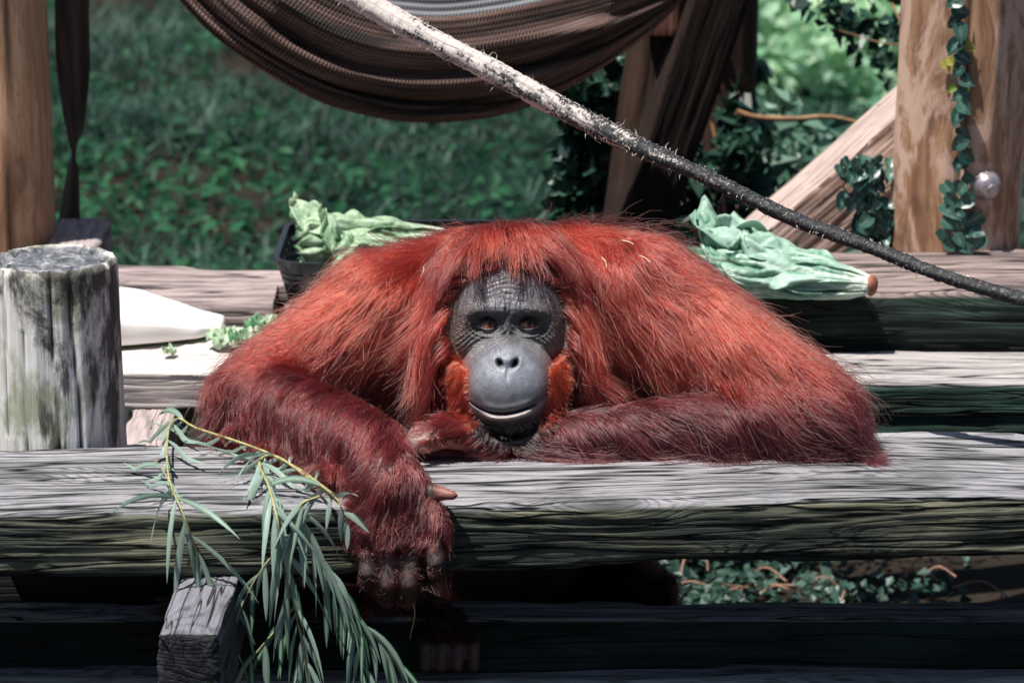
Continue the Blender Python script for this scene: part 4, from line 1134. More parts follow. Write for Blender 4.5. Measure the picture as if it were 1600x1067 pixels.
# ================================================================== HAMMOCK, STRAP, ROPE
def build_hammock():
    Bp = np.array([(175, -130), (280, -2), (340, 60), (420, 115), (500, 158), (580, 181), (650, 190), (740, 186), (820, 168), (900, 130), (960, 92), (1020, 46), (1062, 5)], float)
    Np = np.array([(190, -190), (330, -120), (430, -60), (520, -6), (600, 20), (660, 26), (720, 25), (800, 12), (870, -2), (930, -14), (980, -24), (1030, -30), (1066, -25)], float)
    ns, nt_ = 170, 130
    B, Nn = spline(Bp, ns), spline(Np, ns)
    s = np.linspace(0, 1, ns); t = np.linspace(0, 1, nt_)
    V = np.zeros((ns, nt_, 3))
    endw = np.clip(np.minimum(s, 1 - s) * 5, 0.12, 1) ** 0.7
    for i in range(ns):
        for j in range(nt_):
            tt = t[j]; v = math.sin(math.pi * tt) ** 0.75
            far = max(0, (tt - 0.5) * 2)
            ax, ay = Nn[i]; bx, by = B[i]
            ph = 2 * math.pi * (7.5 * tt) + 1.6 * math.sin(4.2 * s[i] + 3 * tt) + 0.8 * math.sin(11 * s[i] + 9 * tt)
            fold = (0.021 * math.sin(ph) + 0.009 * math.sin(2.3 * ph + 1)) * (0.35 + 0.65 * endw[i]) * min(1, 8 * tt)
            Yq = 1.80 - 0.22 * endw[i] * math.cos(math.pi * tt) - 0.07 * math.sin(math.pi * tt) * endw[i] + fold * (1 if tt < 0.55 else 0.4)
            qx = ax + (bx - ax) * v; qy = ay - 75 * far * endw[i] * (1 - v) + (by - ay) * v
            V[i, j] = PY(qx, qy, Yq)
    v = V.reshape(-1, 3)
    wu = np.repeat(np.cumsum(np.r_[0, np.linalg.norm(np.diff(V[:, 64], axis=0), axis=1)]), nt_)
    wv = np.tile(np.linspace(0, 0.85, nt_), ns); tq = np.tile(t, ns)
    me = mesh_np('hammock', v, grid_faces(ns, nt_), {'wu': wu, 'wv': wv, 'tq': tq})
    w = NT('woven_hose_fabric')
    u_, v_ = w.attr('wu'), w.attr('wv')
    a = w.math('SINE', w.math('MULTIPLY', u_, 2 * math.pi / 0.0085)); b = w.math('SINE', w.math('ADD', w.math('MULTIPLY', v_, 2 * math.pi / 0.0105), w.math('MULTIPLY', a, 0.9)))
    wv_ = w.math('ADD', w.math('MULTIPLY', a, 0.5), w.math('MULTIPLY', b, 0.5))
    n = w.noise(w.n('CombineXYZ', {'X': w.math('MULTIPLY', u_, 2.0), 'Y': w.math('MULTIPLY', v_, 26.0)}).outputs[0], 1.0, 5, 0.6, 0.3)
    band = w.ramp(n, [(0.36, (0.022, 0.016, 0.015)), (0.47, (0.14, 0.082, 0.068)), (0.58, (0.26, 0.155, 0.13)), (0.72, (0.40, 0.32, 0.30))])
    hem = w.math('MULTIPLY', w.fr(w.attr('tq'), 0.36, 0.42), w.fr(w.attr('tq'), 0.62, 0.55))
    band = w.mix(hem, band, (0.40, 0.22, 0.18))
    inn = w.fr(w.attr('tq'), 0.62, 0.7)
    band = w.mix(inn, band, (0.26, 0.27, 0.30))
    col = w.mix(w.fr(wv_, -0.55, 0.35), (0.012, 0.010, 0.010), band)
    w.done(col, 0.75, w.bump(wv_, 0.8, 0.004), spec=0.3)
    o = obj('hammock', me, w.m)
    so = o.modifiers.new('thick', 'SOLIDIFY'); so.thickness = 0.005; so.offset = 0
    tag(o, 'sagging brown and black woven hose hammock with long folds', 'hammock')
build_hammock()

def build_strap():
    n = 70; py_ = np.linspace(-60, 352, n)
    cx = np.interp(py_, [-60, 60, 205, 300, 352], [112, 113, 118, 112, 108])
    wid = 0.072
    ang = np.interp(py_, [-60, 90, 205, 260, 352], [0.15, 0.35, 1.30, 1.95, 2.35])
    tp, bt = [], []
    V = []
    for i in range(n):
        c = PY(cx[i], py_[i], 1.80); ca, sa = math.cos(ang[i]), math.sin(ang[i])
        e = np.array([ca, sa, 0]) * wid / 2; th_ = np.array([-sa, ca, 0]) * 0.003
        V += [c - e - th_, c + e - th_, c + e + th_, c - e + th_]
    f = [tuple(q) for q in grid_faces(n, 4, closed_v=True)[:, ::-1]] + [(0, 1, 2, 3), tuple((n - 1) * 4 + k for k in (3, 2, 1, 0))]
    w = NT('dark_strap_webbing'); g = w.noise(w.coord('Object', (60, 60, 6)), 1.0, 5)
    w.done(w.ramp(g, [(0.3, (0.016, 0.011, 0.010)), (0.55, (0.06, 0.038, 0.030)), (0.8, (0.12, 0.07, 0.05))]), 0.7, w.bump(g, 0.5, 0.003))
    me = mesh_np('hanging_strap', V, f)
    bm = bmesh.new(); bm.from_mesh(me); bmesh.ops.recalc_face_normals(bm, faces=bm.faces); bm.to_mesh(me); bm.free()
    o = obj('hanging_strap', me, w.m)
    tag(o, 'dark twisted flat strap hanging down beside the orange-brown post', 'strap')
build_strap()

def build_rope():
    pts = [(430, -75), (560, -2), (660, 55), (760, 106), (860, 160), (945, 204), (1020, 240), (1100, 275), (1230, 338), (1320, 372), (1390, 398), (1470, 430), (1600, 468), (1720, 500), (1900, 545), (2100, 590)]
    Ys = np.interp(np.arange(len(pts)), [0, 13, 15], [0.66, 0.22, 0.05])
    path = spline([PY(x_, y_, Y_) for (x_, y_), Y_ in zip(pts, Ys)], 320)
    s = np.linspace(0, 1, 320)
    r = np.interp(s, [0, 0.10, 0.36, 0.48, 0.65, 1], [0.030, 0.028, 0.022, 0.0170, 0.0150, 0.0170])
    r = r * (1 + 0.10 * vnoise(np.stack([s * 22, s * 0, s * 0], 1), 3) + 0.04 * vnoise(np.stack([s * 90, s * 0, s * 0], 1), 4))
    ns = 28
    v, f = tube(path, r, ns, squash=0.72, twist=0.5 + s * 3.5 + 0.3 * np.sin(s * 20))
    S = np.repeat(s, ns); A = np.tile(np.arange(ns) / ns, 320)
    ridge = 0.0006 * np.sin(S * 2 * math.pi * 430)
    cpos = np.repeat(path, ns, 0); dv = v - cpos; dv /= np.linalg.norm(dv, axis=1)[:, None] + 1e-9
    v = v + dv * (ridge + 0.0012 * fbm(np.stack([S * 160, np.cos(A * 6.283) * 2, np.sin(A * 6.283) * 2], 1), 2, 9))[:, None]
    me = mesh_np('hose_rope', v, f, {'sq': S, 'aq': A})
    w = NT('frayed_hose')
    sq, aq = w.attr('sq'), w.attr('aq')
    ca = w.math('COSINE', w.math('MULTIPLY', aq, 2 * math.pi)); sa = w.math('SINE', w.math('MULTIPLY', aq, 2 * math.pi))
    vec = w.n('CombineXYZ', {'X': w.math('MULTIPLY', sq, 60.0), 'Y': ca, 'Z': sa}).outputs[0]
    fine = w.noise(w.n('CombineXYZ', {'X': w.math('MULTIPLY', sq, 420.0), 'Y': w.math('MULTIPLY', ca, 2.0), 'Z': w.math('MULTIPLY', sa, 2.0)}).outputs[0], 1.0, 4, 0.7)
    patch = w.noise(w.n('CombineXYZ', {'X': w.math('MULTIPLY', sq, 34.0), 'Y': w.math('MULTIPLY', ca, 1.1), 'Z': w.math('MULTIPLY', sa, 1.1)}).outputs[0], 1.0, 4, 0.6)
    wear = w.math('ADD', w.math('MULTIPLY', patch, 0.75), w.math('ADD', w.math('MULTIPLY', fine, 0.55), w.math('MULTIPLY', sq, -0.72)))
    white = w.fr(wear, 0.40, 0.52)
    gray = w.fr(fine, 0.50, 0.68)
    col = w.mix(w.math('MULTIPLY', gray, 0.6), (0.014, 0.015, 0.017), (0.22, 0.225, 0.24))
    col = w.mix(white, col, (0.60, 0.53, 0.50))
    w.done(col, 0.6, w.bump(fine, 0.6, 0.003), spec=0.45)
    root = empty('hose_rope', path[0])
    tag(root, 'taut frayed hose rope, whitish and worn above, black below', 'rope')
    adopt(obj('hose', me, w.m), root)
    # loose threads
    V, F = [], []
    n = 900
    si = (rng.random(n) ** 1.7 * 240).astype(int) + 5
    for i in si:
        a = rng.random() * 2 * math.pi
        k = int(a / (2 * math.pi) * ns) % ns
        p = v[i * ns + k]; nr = dv[i * ns + k]
        L = 0.004 + 0.012 * rng.random() ** 2 * (1.0 if i < 190 else 0.55)
        d1 = nr + 0.8 * rng.standard_normal(3); d1 /= np.linalg.norm(d1)
        d2 = d1 + 0.9 * rng.standard_normal(3) + np.array([0, 0, -0.5]); d2 /= np.linalg.norm(d2)
        e = np.cross(d1, FWD); e = e / (np.linalg.norm(e) + 1e-9) * 0.00045
        b = len(V)
        q1, q2 = p + d1 * L * 0.5, p + d1 * L * 0.5 + d2 * L * 0.6
        V += [p - e, p + e, q1 + e, q1 - e, q2]
        F += [(b, b + 1, b + 2, b + 3), (b + 3, b + 2, b + 4)]
    w2 = NT('rope_thread'); w2.done((0.58, 0.51, 0.47), 0.8)
    o = adopt(obj('loose_threads', mesh_np('loose_threads', V, F), w2.m), root); o['kind'] = 'stuff'
build_rope()

# ================================================================== BASKET
def rrect(w, d, r, n=8):
    pts = []
    for cx, cy, a0 in ((w / 2 - r, d / 2 - r, 0), (-w / 2 + r, d / 2 - r, 90), (-w / 2 + r, -d / 2 + r, 180), (w / 2 - r, -d / 2 + r, 270)):
        for k in range(n + 1):
            a = R(a0 + 90 * k / n); pts.append((cx + r * math.cos(a), cy + r * math.sin(a)))
    return np.array(pts)
def ring_strip(w, d, r, z0, z1, th, grow0=0.0, grow1=0.0):
    o0, o1 = rrect(w + grow0, d + grow0, r), rrect(w + grow1, d + grow1, r)
    i0, i1 = rrect(w + grow0 - 2 * th, d + grow0 - 2 * th, r - th), rrect(w + grow1 - 2 * th, d + grow1 - 2 * th, r - th)
    n = len(o0)
    V = [np.c_[o0, np.full(n, z0)], np.c_[o1, np.full(n, z1)], np.c_[i1, np.full(n, z1)], np.c_[i0, np.full(n, z0)]]
    V = np.stack(V, 1).reshape(-1, 3)
    f = [tuple(q) for q in grid_faces(n, 4, closed_u=True, closed_v=True)[:, ::-1]]
    return V, f
def build_basket():
    w = NT('black_plastic'); g = w.noise(w.coord('Object'), 30, 3)
    w.done(w.ramp(g, [(0.3, (0.010, 0.011, 0.014)), (0.7, (0.022, 0.023, 0.028))]), 0.32, spec=0.5)
    Wd, Dp, Hh = 0.50, 0.37, 0.105
    xl = PY(437, 440, 1.30)[0]
    c = np.array([xl + Wd / 2 + 0.004, 1.345, Z_MID + 0.003])
    root = empty('plastic_basket', c)
    tag(root, 'black slatted plastic basket holding lettuce behind the ape', 'basket')
    def ad(name, v, f):
        me = mesh_np(name, v, f, smooth=False)
        bm = bmesh.new(); bm.from_mesh(me); bmesh.ops.recalc_face_normals(bm, faces=bm.faces); bm.to_mesh(me); bm.free()
        return obj(name, me, w.m, root)
    fl_ = rrect(Wd - 0.05, Dp - 0.05, 0.05); n = len(fl_)
    ad('floor', np.vstack([np.c_[fl_, np.full(n, 0.0)], np.c_[fl_, np.full(n, 0.006)]]), [tuple(range(n))[::-1], tuple(range(n, 2 * n))] + [(k, (k + 1) % n, n + (k + 1) % n, n + k) for k in range(n)])
    for k in range(6):
        z0 = 0.004 + k * 0.0132
        gr = -0.045 + 0.045 * z0 / Hh
        ad('slat', *ring_strip(Wd, Dp, 0.055, z0, z0 + 0.0075, 0.004, gr, gr + 0.003))
    rim_o = ad('rim', *ring_strip(Wd, Dp, 0.055, 0.084, Hh, 0.004, 0.0, 0.004))
    lip_o = ad('rim_lip', *ring_strip(Wd + 0.016, Dp + 0.016, 0.062, Hh - 0.006, Hh + 0.004, 0.011, 0, 0)); lip_o.parent = rim_o
    loop = rrect(Wd - 0.006, Dp - 0.006, 0.052, 4); m_ = len(loop)
    per = [(x_, -Dp / 2 + 0.004, 0) for x_ in np.linspace(-Wd / 2 + 0.06, Wd / 2 - 0.06, 7)] + [(x_, Dp / 2 - 0.004, 0) for x_ in np.linspace(-Wd / 2 + 0.06, Wd / 2 - 0.06, 7)] + [(-Wd / 2 + 0.004, y_, 1) for y_ in np.linspace(-Dp / 2 + 0.06, Dp / 2 - 0.06, 5)] + [(Wd / 2 - 0.004, y_, 1) for y_ in np.linspace(-Dp / 2 + 0.06, Dp / 2 - 0.06, 5)]
    for (x_, y_, ax) in per:
        kx, ky = (1 - 0.045 / Wd), (1 - 0.045 / Dp)
        a, b = (0.006, 0.003) if ax == 0 else (0.003, 0.006)
        V = [(x_ * kx + sx * a, y_ * ky + sy * b, 0.003) for sx, sy in ((-1, -1), (1, -1), (1, 1), (-1, 1))] + [(x_ + sx * a, y_ + sy * b, 0.088) for sx, sy in ((-1, -1), (1, -1), (1, 1), (-1, 1))]
        ad('upright', V, [(3, 2, 1, 0), (4, 5, 6, 7)] + [(k, (k + 1) % 4, 4 + (k + 1) % 4, 4 + k) for k in range(4)])
    return c, Wd, Dp, Hh
BK = build_basket()

# ================================================================== LETTUCE AND OTHER FOOD
def lettuce_mat(name, dark, light, rib):
    w = NT(name)
    c = w.coord('Object')
    n = w.noise(c, 22, 5, 0.6); t = w.attr('tone')
    col = w.mix(w.fr(w.math('ADD', w.math('MULTIPLY', n, 0.7), w.math('MULTIPLY', t, 0.45)), 0.35, 0.8), dark, light)
    vein = w.n('TexVoronoi', {'Vector': c, 'Scale': 38.0}, feature='DISTANCE_TO_EDGE').outputs['Distance']
    col = w.mix(w.math('MULTIPLY', w.fr(vein, 0.10, 0.0), 0.35), col, light)
    col = w.mix(w.fr(w.attr('rib'), 0.25, 0.9), col, rib)
    w.done(col, 0.42, w.bump(w.math('ADD', w.fr(vein, 0.0, 0.35), w.math('MULTIPLY', n, 0.6)), 0.35, 0.006), spec=0.4)
    tr = w.n('BsdfTranslucent', {'Color': w.mix(0.3, col, light)})
    mx = w.n('MixShader', {'Fac': 0.3, 1: w.b.outputs[0], 2: tr.outputs[0]})
    w.t.links.new(mx.outputs[0], w.out.inputs[0])
    return w.m
LM = lettuce_mat('romaine_leaf', (0.07, 0.27, 0.16), (0.50, 0.70, 0.59), (0.78, 0.86, 0.76))
LM2 = lettuce_mat('pale_lettuce_leaf', (0.06, 0.24, 0.09), (0.50, 0.66, 0.46), (0.84, 0.86, 0.76))
def lettuce_head(name, butt, tip, e_up, leaves, mat, zmin, label, seed, rmax=0.055, buttmat=None, butt_r=0.024, flat=0.85):
    r_ = np.random.default_rng(seed)
    butt, tip = np.array(butt, float), np.array(tip, float)
    a = tip - butt; L = np.linalg.norm(a); a /= L
    e1 = np.array(e_up, float); e1 -= a * (e1 @ a); e1 /= np.linalg.norm(e1); e2 = np.cross(a, e1)
    root = empty(name, butt); tag(root, label, 'lettuce')
    nu, nv_ = 44, 33
    for k, (phi, ln, ra, half, flare) in enumerate(leaves):
        u = np.linspace(0, 1, nu); v = np.linspace(-1, 1, nv_)
        U, Vv = np.meshgrid(u, v, indexing='ij')
        prof = np.interp(u, [0, 0.1, 0.3, 0.55, 0.8, 0.94, 1], [0.30, 0.34, 0.5, 0.9, 1.15, 1.0, 0.45])[:, None]
        th_ = phi + Vv * half * prof
        rad = butt_r + (ra - butt_r) * np.clip(U * 2.6, 0, 1) ** 0.8 + flare * U ** 3
        q = np.stack([U * 4 + k, Vv * 2 + seed, U * 0], -1).reshape(-1, 3)
        ruf = fbm(q * np.array([1.2, 1.5, 1]), 2, seed + k).reshape(U.shape)
        edge = np.clip(np.maximum(np.abs(Vv), (U - 0.72) * 3.2), 0, 1)
        rad = rad + 0.030 * ruf * U ** 1.5 * (0.5 + edge) + 0.015 * np.sin(U * 19 + k * 2 + 4 * Vv) * edge ** 3 * np.clip(U * 1.6, 0, 1)
        rad = rad + 0.002 * np.sin(Vv * 6 + U * 14) * U
        ax = U * ln * L + 0.010 * np.sin(Vv * 11 + k) * edge ** 2 * U
        p = butt + a * ax[..., None] + rad[..., None] * (np.cos(th_)[..., None] * e1 * flat + np.sin(th_)[..., None] * e2)
        p = p.reshape(-1, 3)
        low = p[:, 2] < zmin + 0.003
        p[low, 2] = zmin + 0.003 + 0.004 * (0.5 + 0.5 * np.sin(p[low, 0] * 90 + k)) + 0.0012 * k / len(leaves)
        rib = np.exp(-(Vv / (0.16 - 0.10 * U)) ** 2) * (1 - 0.55 * U) + np.clip(1 - U * 3.0, 0, 1)
        me = mesh_np('leaf', p - butt, grid_faces(nu, nv_), {'rib': np.clip(rib, 0, 1).ravel(), 'tone': np.clip(0.5 + 0.5 * ruf, 0, 1).ravel()})
        o = obj('leaf', me, mat, root)
        so = o.modifiers.new('thick', 'SOLIDIFY'); so.thickness = 0.0012
    if buttmat is not None:
        ve, fe = ellipsoid((0, 0, 0), np.stack([e2, e1, a]), (butt_r * 1.05, butt_r * 0.95, butt_r * 0.5), 12, 20)
        obj('cut_base', mesh_np('cut_base', ve, fe), buttmat, root)
    return root
wb = NT('cut_base_brown'); nb = wb.noise(wb.coord('Object'), 60, 4)
wb.done(wb.ramp(nb, [(0.35, (0.24, 0.075, 0.04)), (0.65, (0.42, 0.17, 0.10))]), 0.7)
lb = PZ(1362, 446, Z_BACK + 0.03)
lt = PZ(1090, 416, Z_BACK + 0.035)
rl = np.random.default_rng(5)
leaves = [(-1.9, 0.80, 0.030, 1.2, 0.02), (1.0, 0.85, 0.030, 1.2, 0.02), (0.1, 0.92, 0.034, 1.1, 0.02), (2.2, 0.85, 0.036, 1.1, 0.02),
          (-0.9, 0.95, 0.042, 1.0, 0.03), (0.7, 1.0, 0.046, 1.0, 0.03), (-2.2, 0.95, 0.044, 1.0, 0.035), (1.7, 1.02, 0.05, 0.95, 0.04),
          (-0.3, 0.90, 0.056, 0.8, 0.05), (-1.35, 1.06, 0.060, 0.8, 0.07), (0.45, 1.05, 0.062, 0.75, 0.085), (-2.1, 0.88, 0.064, 0.9, 0.08), (1.3, 0.95, 0.066, 0.9, 0.07), (-0.75, 0.75, 0.062, 0.7, 0.06), (0.0, 0.72, 0.062, 0.6, 0.05)]
lettuce_head('lettuce', lb, lt, (0, -0.15, 1), leaves, LM, Z_BACK + 0.002, 'green romaine lettuce with brown cut base lying on the back beam', 3, buttmat=wb.m, butt_r=0.021, flat=0.66)
# basket lettuce
c, Wd, Dp, Hh = BK
zb = c[2] + Hh
hb0 = np.array([PY(700, 380, 1.30)[0], 1.33, zb + 0.006]); ht0 = np.array([PY(466, 390, 1.24)[0], 1.30, zb + 0.004])
leaves = [(-1.5, 0.85, 0.03, 1.3, 0.01), (0.6, 0.9, 0.032, 1.2, 0.01), (-0.6, 0.95, 0.04, 1.1, 0.02), (1.6, 1.0, 0.045, 1.0, 0.03), (-1.2, 1.0, 0.048, 1.0, 0.02), (0.2, 1.04, 0.052, 0.9, 0.02), (-2.1, 0.96, 0.055, 0.9, 0.03), (2.4, 0.95, 0.05, 0.9, 0.03)]
lettuce_head('lettuce', hb0, ht0, (0, -0.2, 1), leaves, LM2, c[2] + 0.055, 'pale green lettuce lying in the black basket', 11, butt_r=0.024)
hb1 = np.array([PY(650, 420, 1.2)[0], 1.26, zb - 0.012]); ht1 = np.array([PY(512, 420, 1.2)[0], 1.215, zb - 0.010])
lettuce_head('lettuce', hb1, ht1, (0, -0.3, 1), leaves[:6], LM2, c[2] + 0.03, 'small whitish lettuce at the near rim of the black basket', 12, butt_r=0.020)
# chopped leaves beside the arm
def crumple(name, pos, size, seed, mat, parent=None):
    r_ = np.random.default_rng(seed); n = 15
    u, v = np.meshgrid(np.linspace(-1, 1, n), np.linspace(-1, 1, n), indexing='ij')
    rr = np.sqrt(u * u + v * v); k = 1 / np.maximum(1, rr)
    x, y = u * k * size, v * k * size * 0.7
    q = np.stack([u * 1.6 + seed, v * 1.6, u * 0], -1).reshape(-1, 3)
    z = size * (0.55 * fbm(q, 3, seed).reshape(u.shape) + 0.35 * rr * rr * r_.random())
    z = z - z.min() + 0.002
    a = r_.random() * 6.28
    X_, Y_ = x * math.cos(a) - y * math.sin(a), x * math.sin(a) + y * math.cos(a)
    p = np.stack([X_, Y_, z], -1).reshape(-1, 3)
    me = mesh_np(name, p, grid_faces(n, n), {'rib': np.exp(-(v / 0.2) ** 2).ravel() * 0.8, 'tone': np.clip(r_.random() + 0 * u, 0, 1).ravel()})
    o = obj(name, me, mat, loc=tuple(pos))
    so = o.modifiers.new('thick', 'SOLIDIFY'); so.thickness = 0.001
    return o
for i in range(16):
    gx, gy = rl.uniform(345, 455), rl.uniform(512, 545)
    lift = max(0, 0.03 * (1 - abs(gx - 410) / 60)) * rl.random()
    o = crumple('leaf_scrap', PZ(gx, gy, Z_MID + 0.002 + lift), rl.uniform(0.018, 0.040), 100 + i, LM2)
    tag(o, 'torn pale lettuce scrap in the heap on the bleached plank', 'leaf scrap', 'lettuce scraps heaped on the bleached plank')
o = crumple('leaf_scrap', PZ(265, 556, Z_MID + 0.002), 0.014, 140, LM2)
tag(o, 'tiny lettuce crumb alone in front of the white wedge', 'leaf scrap')
for i, (gx, gy) in enumerate(((1092, 440), (1075, 432), (1110, 448))):
    o = crumple('leaf_scrap', PZ(gx, gy, Z_BACK + 0.002), 0.022, 150 + i, LM2)
    tag(o, 'yellowish lettuce scrap between the romaine and the ape', 'leaf scrap', 'scraps by the romaine')
def build_wedge():
    n, m_ = 40, 28
    x0, x1 = PZ(120, 540, Z_MID)[0], PZ(348, 522, Z_MID)[0]
    xs = np.linspace(x0, x1, n); V = []
    yb = PZ(186, 546, Z_MID)[1]
    for i, x_ in enumerate(xs):
        s = i / (n - 1)
        front = PZ(200 + 145 * s, np.interp(s, [0, 0.85, 1], [558, 536, 528]), Z_MID)[1]
        dep = np.interp(s, [0, 0.4, 0.9, 1], [0.20, 0.18, 0.10, 0.085]); hh = np.interp(s, [0, 0.3, 0.55, 0.95, 1], [0.085, 0.074, 0.056, 0.024, 0.018])
        for j in range(m_):
            a = j / m_ * 2 * math.pi
            ca, sa = math.cos(a), math.sin(a)
            e = 0.42
            yy = front + dep / 2 + dep / 2 * math.copysign(abs(ca) ** e, ca); zz = hh / 2 + hh / 2 * math.copysign(abs(sa) ** e, sa)
            zz += 0.30 * hh * ((yy - front) / dep - 0.5) * (zz / hh)
            V.append((x_, yy, Z_MID + 0.004 + zz))
    V = np.array(V); V += 0.0025 * np.stack([fbm(V * 18, 2, 5 + k) for k in range(3)], 1)
    f = [tuple(q) for q in grid_faces(n, m_, closed_v=True)] + [tuple(range(m_)), tuple((n - 1) * m_ + k for k in range(m_))[::-1]]
    base = np.array([(x0 + x1) / 2, yb, Z_MID])
    rind = 1 - np.clip((V[:, 2] - Z_MID - 0.006) / 0.004, 0, 1)
    w = NT('white_flesh'); nn = w.noise(w.coord('Object'), 14, 3)
    col = w.mix(w.fr(nn, 0.3, 0.7), (0.80, 0.77, 0.76), (0.88, 0.87, 0.86))
    col = w.mix(w.attr('rind'), col, (0.20, 0.34, 0.10))
    w.done(col, 0.4, spec=0.4)
    me = mesh_np('melon_wedge', V - base, f, {'rind': rind})
    bm = bmesh.new(); bm.from_mesh(me); bmesh.ops.recalc_face_normals(bm, faces=bm.faces); bm.to_mesh(me); bm.free()
    o = obj('melon_wedge', me, w.m, loc=tuple(base))
    tag(o, 'large white wedge of pulp with a thin green rind on the bleached plank', 'melon wedge')
build_wedge()

# ================================================================== PLANTS
WIL = leaf_mat('willow_leaf', (0.010, 0.12, 0.05), (0.34, 0.48, 0.44), 0.45, 0.3, 0.25, vein=(0.36, 0.46, 0.36))
def stem_mat(name, c):
    w = NT(name); n = w.noise(w.coord('Object'), 60, 3)
    return w.done(w.mix(w.fr(n, 0.3, 0.7), tuple(0.6 * q for q in c), c), 0.6)
WST = stem_mat('willow_stem', (0.42, 0.40, 0.17))
def willow_leaf(parent, org, base, d0, L, wid, sag, tone, twist):
    n = 9
    p = np.array(base, float); d = np.array(d0, float); d /= np.linalg.norm(d)
    side = np.cross(d, FWD); side /= np.linalg.norm(side) + 1e-9
    V, vein, T = [], [], []
    for k in range(n):
        s = k / (n - 1)
        nr = np.cross(side, d)
        a = twist * s
        sd = side * math.cos(a) + nr * math.sin(a); n2 = np.cross(sd, d)
        w_ = wid * max(0.03, math.sin(math.pi * min(1, 0.06 + s * 0.94)) ** 0.75) * (1 - 0.25 * s)
        V += [p - sd * w_ + n2 * w_ * 0.28, p, p + sd * w_ + n2 * w_ * 0.28]
        vein += [0, 1, 0]; T += [tone] * 3
        d = d + np.array([0, 0, -1.0]) * sag / n; d /= np.linalg.norm(d)
        side = side - d * (side @ d); side /= np.linalg.norm(side) + 1e-9
        p = p + d * L / (n - 1)
        fe = front_edge(p[0])
        if p[1] > fe - 0.002 and p[2] < Z_FRONT + 0.006: p[2] = Z_FRONT + 0.006 + 0.01 * s
        elif fe - 0.012 < p[1] <= fe - 0.002 and p[2] < Z_FRONT: p[1] = fe - 0.014
    f = []
    for k in range(n - 1):
        a = k * 3
        f += [(a, a + 1, a + 4, a + 3), (a + 1, a + 2, a + 5, a + 4)]
    me = mesh_np('leaf', np.array(V) - org, f, {'vein': vein, 'tone': T})
    obj('leaf', me, WIL, parent)
def on_front(pxl, pyl, lift=0.012, hang=0.03):
    q = PZ(pxl, pyl, Z_FRONT + lift)
    fe = front_edge(q[0])
    if q[1] >= fe - 0.005: return q
    return PY(pxl, pyl, fe - hang)
def willow_branch(label, stems, seed, hang=0.03):
    r_ = np.random.default_rng(seed)
    first = on_front(*stems[0][0][0], hang=hang)
    org = np.array([float(c_) for c_ in first])
    root = empty('willow_branch', org); tag(root, label, 'branch', 'willow branches draped over the front beam')
    for pts, r0, spec in stems:
        path = spline([on_front(x_, y_, 0.026, hang) for x_, y_ in pts], 40)
        v, f = tube(path, np.linspace(r0, r0 * 0.45, 40), 6)
        st_ = obj('stem', mesh_np('stem', v - org, f), WST, root)
        nl, lmin, lmax, sp0, sp1, bias = spec
        for k in range(nl):
            s = sp0 + (sp1 - sp0) * (k + 0.5 * r_.random()) / nl
            i = int(s * 38); b = path[i]; tg = path[i + 1] - path[i]; tg /= np.linalg.norm(tg)
            sg = 1 if k % 2 else -1
            d = tg * 0.9 + np.array([sg * (0.15 + 0.55 * r_.random()) + bias, -0.12 + 0.15 * r_.standard_normal(), -0.25 + 0.4 * r_.standard_normal()])
            if b[1] < front_edge(b[0]) - 0.01: d[1] = -abs(d[1]) * 0.6
            willow_leaf(st_, org, b, d, r_.uniform(lmin, lmax), r_.uniform(0.0038, 0.0062), r_.uniform(0.7, 2.2), float(np.clip(r_.normal(0.30 + 0.42 * (b[2] > 0.66), 0.25), 0, 1)), r_.normal(0, 1.3))
willow_branch('drooping willow branch whose thin stem loops up beside the elbow', [
    ([(520, 772), (470, 735), (420, 708), (360, 686), (305, 668), (280, 654), (264, 668), (261, 715), (266, 755), (283, 795), (305, 855), (330, 915), (355, 985), (378, 1035), (392, 1075)], 0.0026, (38, 0.09, 0.155, 0.03, 0.82, -0.02)),
    ([(283, 795), (272, 770), (258, 740), (240, 715)], 0.0014, (5, 0.08, 0.13, 0.2, 0.98, -0.2))], 21, 0.045)
willow_branch('thick leafy willow branch hanging straight down the beam front', [
    ([(530, 785), (480, 745), (430, 712), (405, 722), (420, 760), (432, 805), (440, 850), (452, 915), (466, 975), (476, 1030), (482, 1075)], 0.0026, (50, 0.09, 0.15, 0.06, 0.98, 0.05)),
    ([(440, 853), (412, 885), (388, 925), (366, 975), (358, 1010)], 0.0015, (9, 0.06, 0.10, 0.15, 0.98, 0.0)),
    ([(462, 945), (430, 985), (400, 1020), (370, 1062), (360, 1080)], 0.0015, (9, 0.06, 0.10, 0.10, 0.95, 0.0))], 22, 0.05)
willow_branch('willow twig fanning out below the hanging hand', [
    ([(500, 775), (470, 790), (478, 830), (500, 880), (530, 925), (565, 970), (600, 1010), (640, 1070)], 0.0022, (32, 0.08, 0.14, 0.03, 0.97, 0.05)),
    ([(490, 858), (520, 900), (545, 940), (556, 985), (566, 1040), (570, 1075)], 0.0014, (14, 0.06, 0.11, 0.1, 0.97, -0.05)),
    ([(512, 768), (528, 782), (540, 810), (546, 830)], 0.0014, (5, 0.04, 0.06, 0.1, 0.9, 0.1))], 23, 0.06)
g_ = spline([PY(645, 935, -0.07), PY(648, 960, -0.07), PY(643, 985, -0.07), PY(640, 998, -0.07)], 12)
vg, fg_ = tube(g_, np.linspace(0.0012, 0.0005, 12), 5)
tag(obj('grass_stalk', mesh_np('grass_stalk', vg - g_[0], fg_), WST, loc=tuple(g_[0])), 'single thin green stalk dangling from the fingers of the hanging hand', 'stalk')

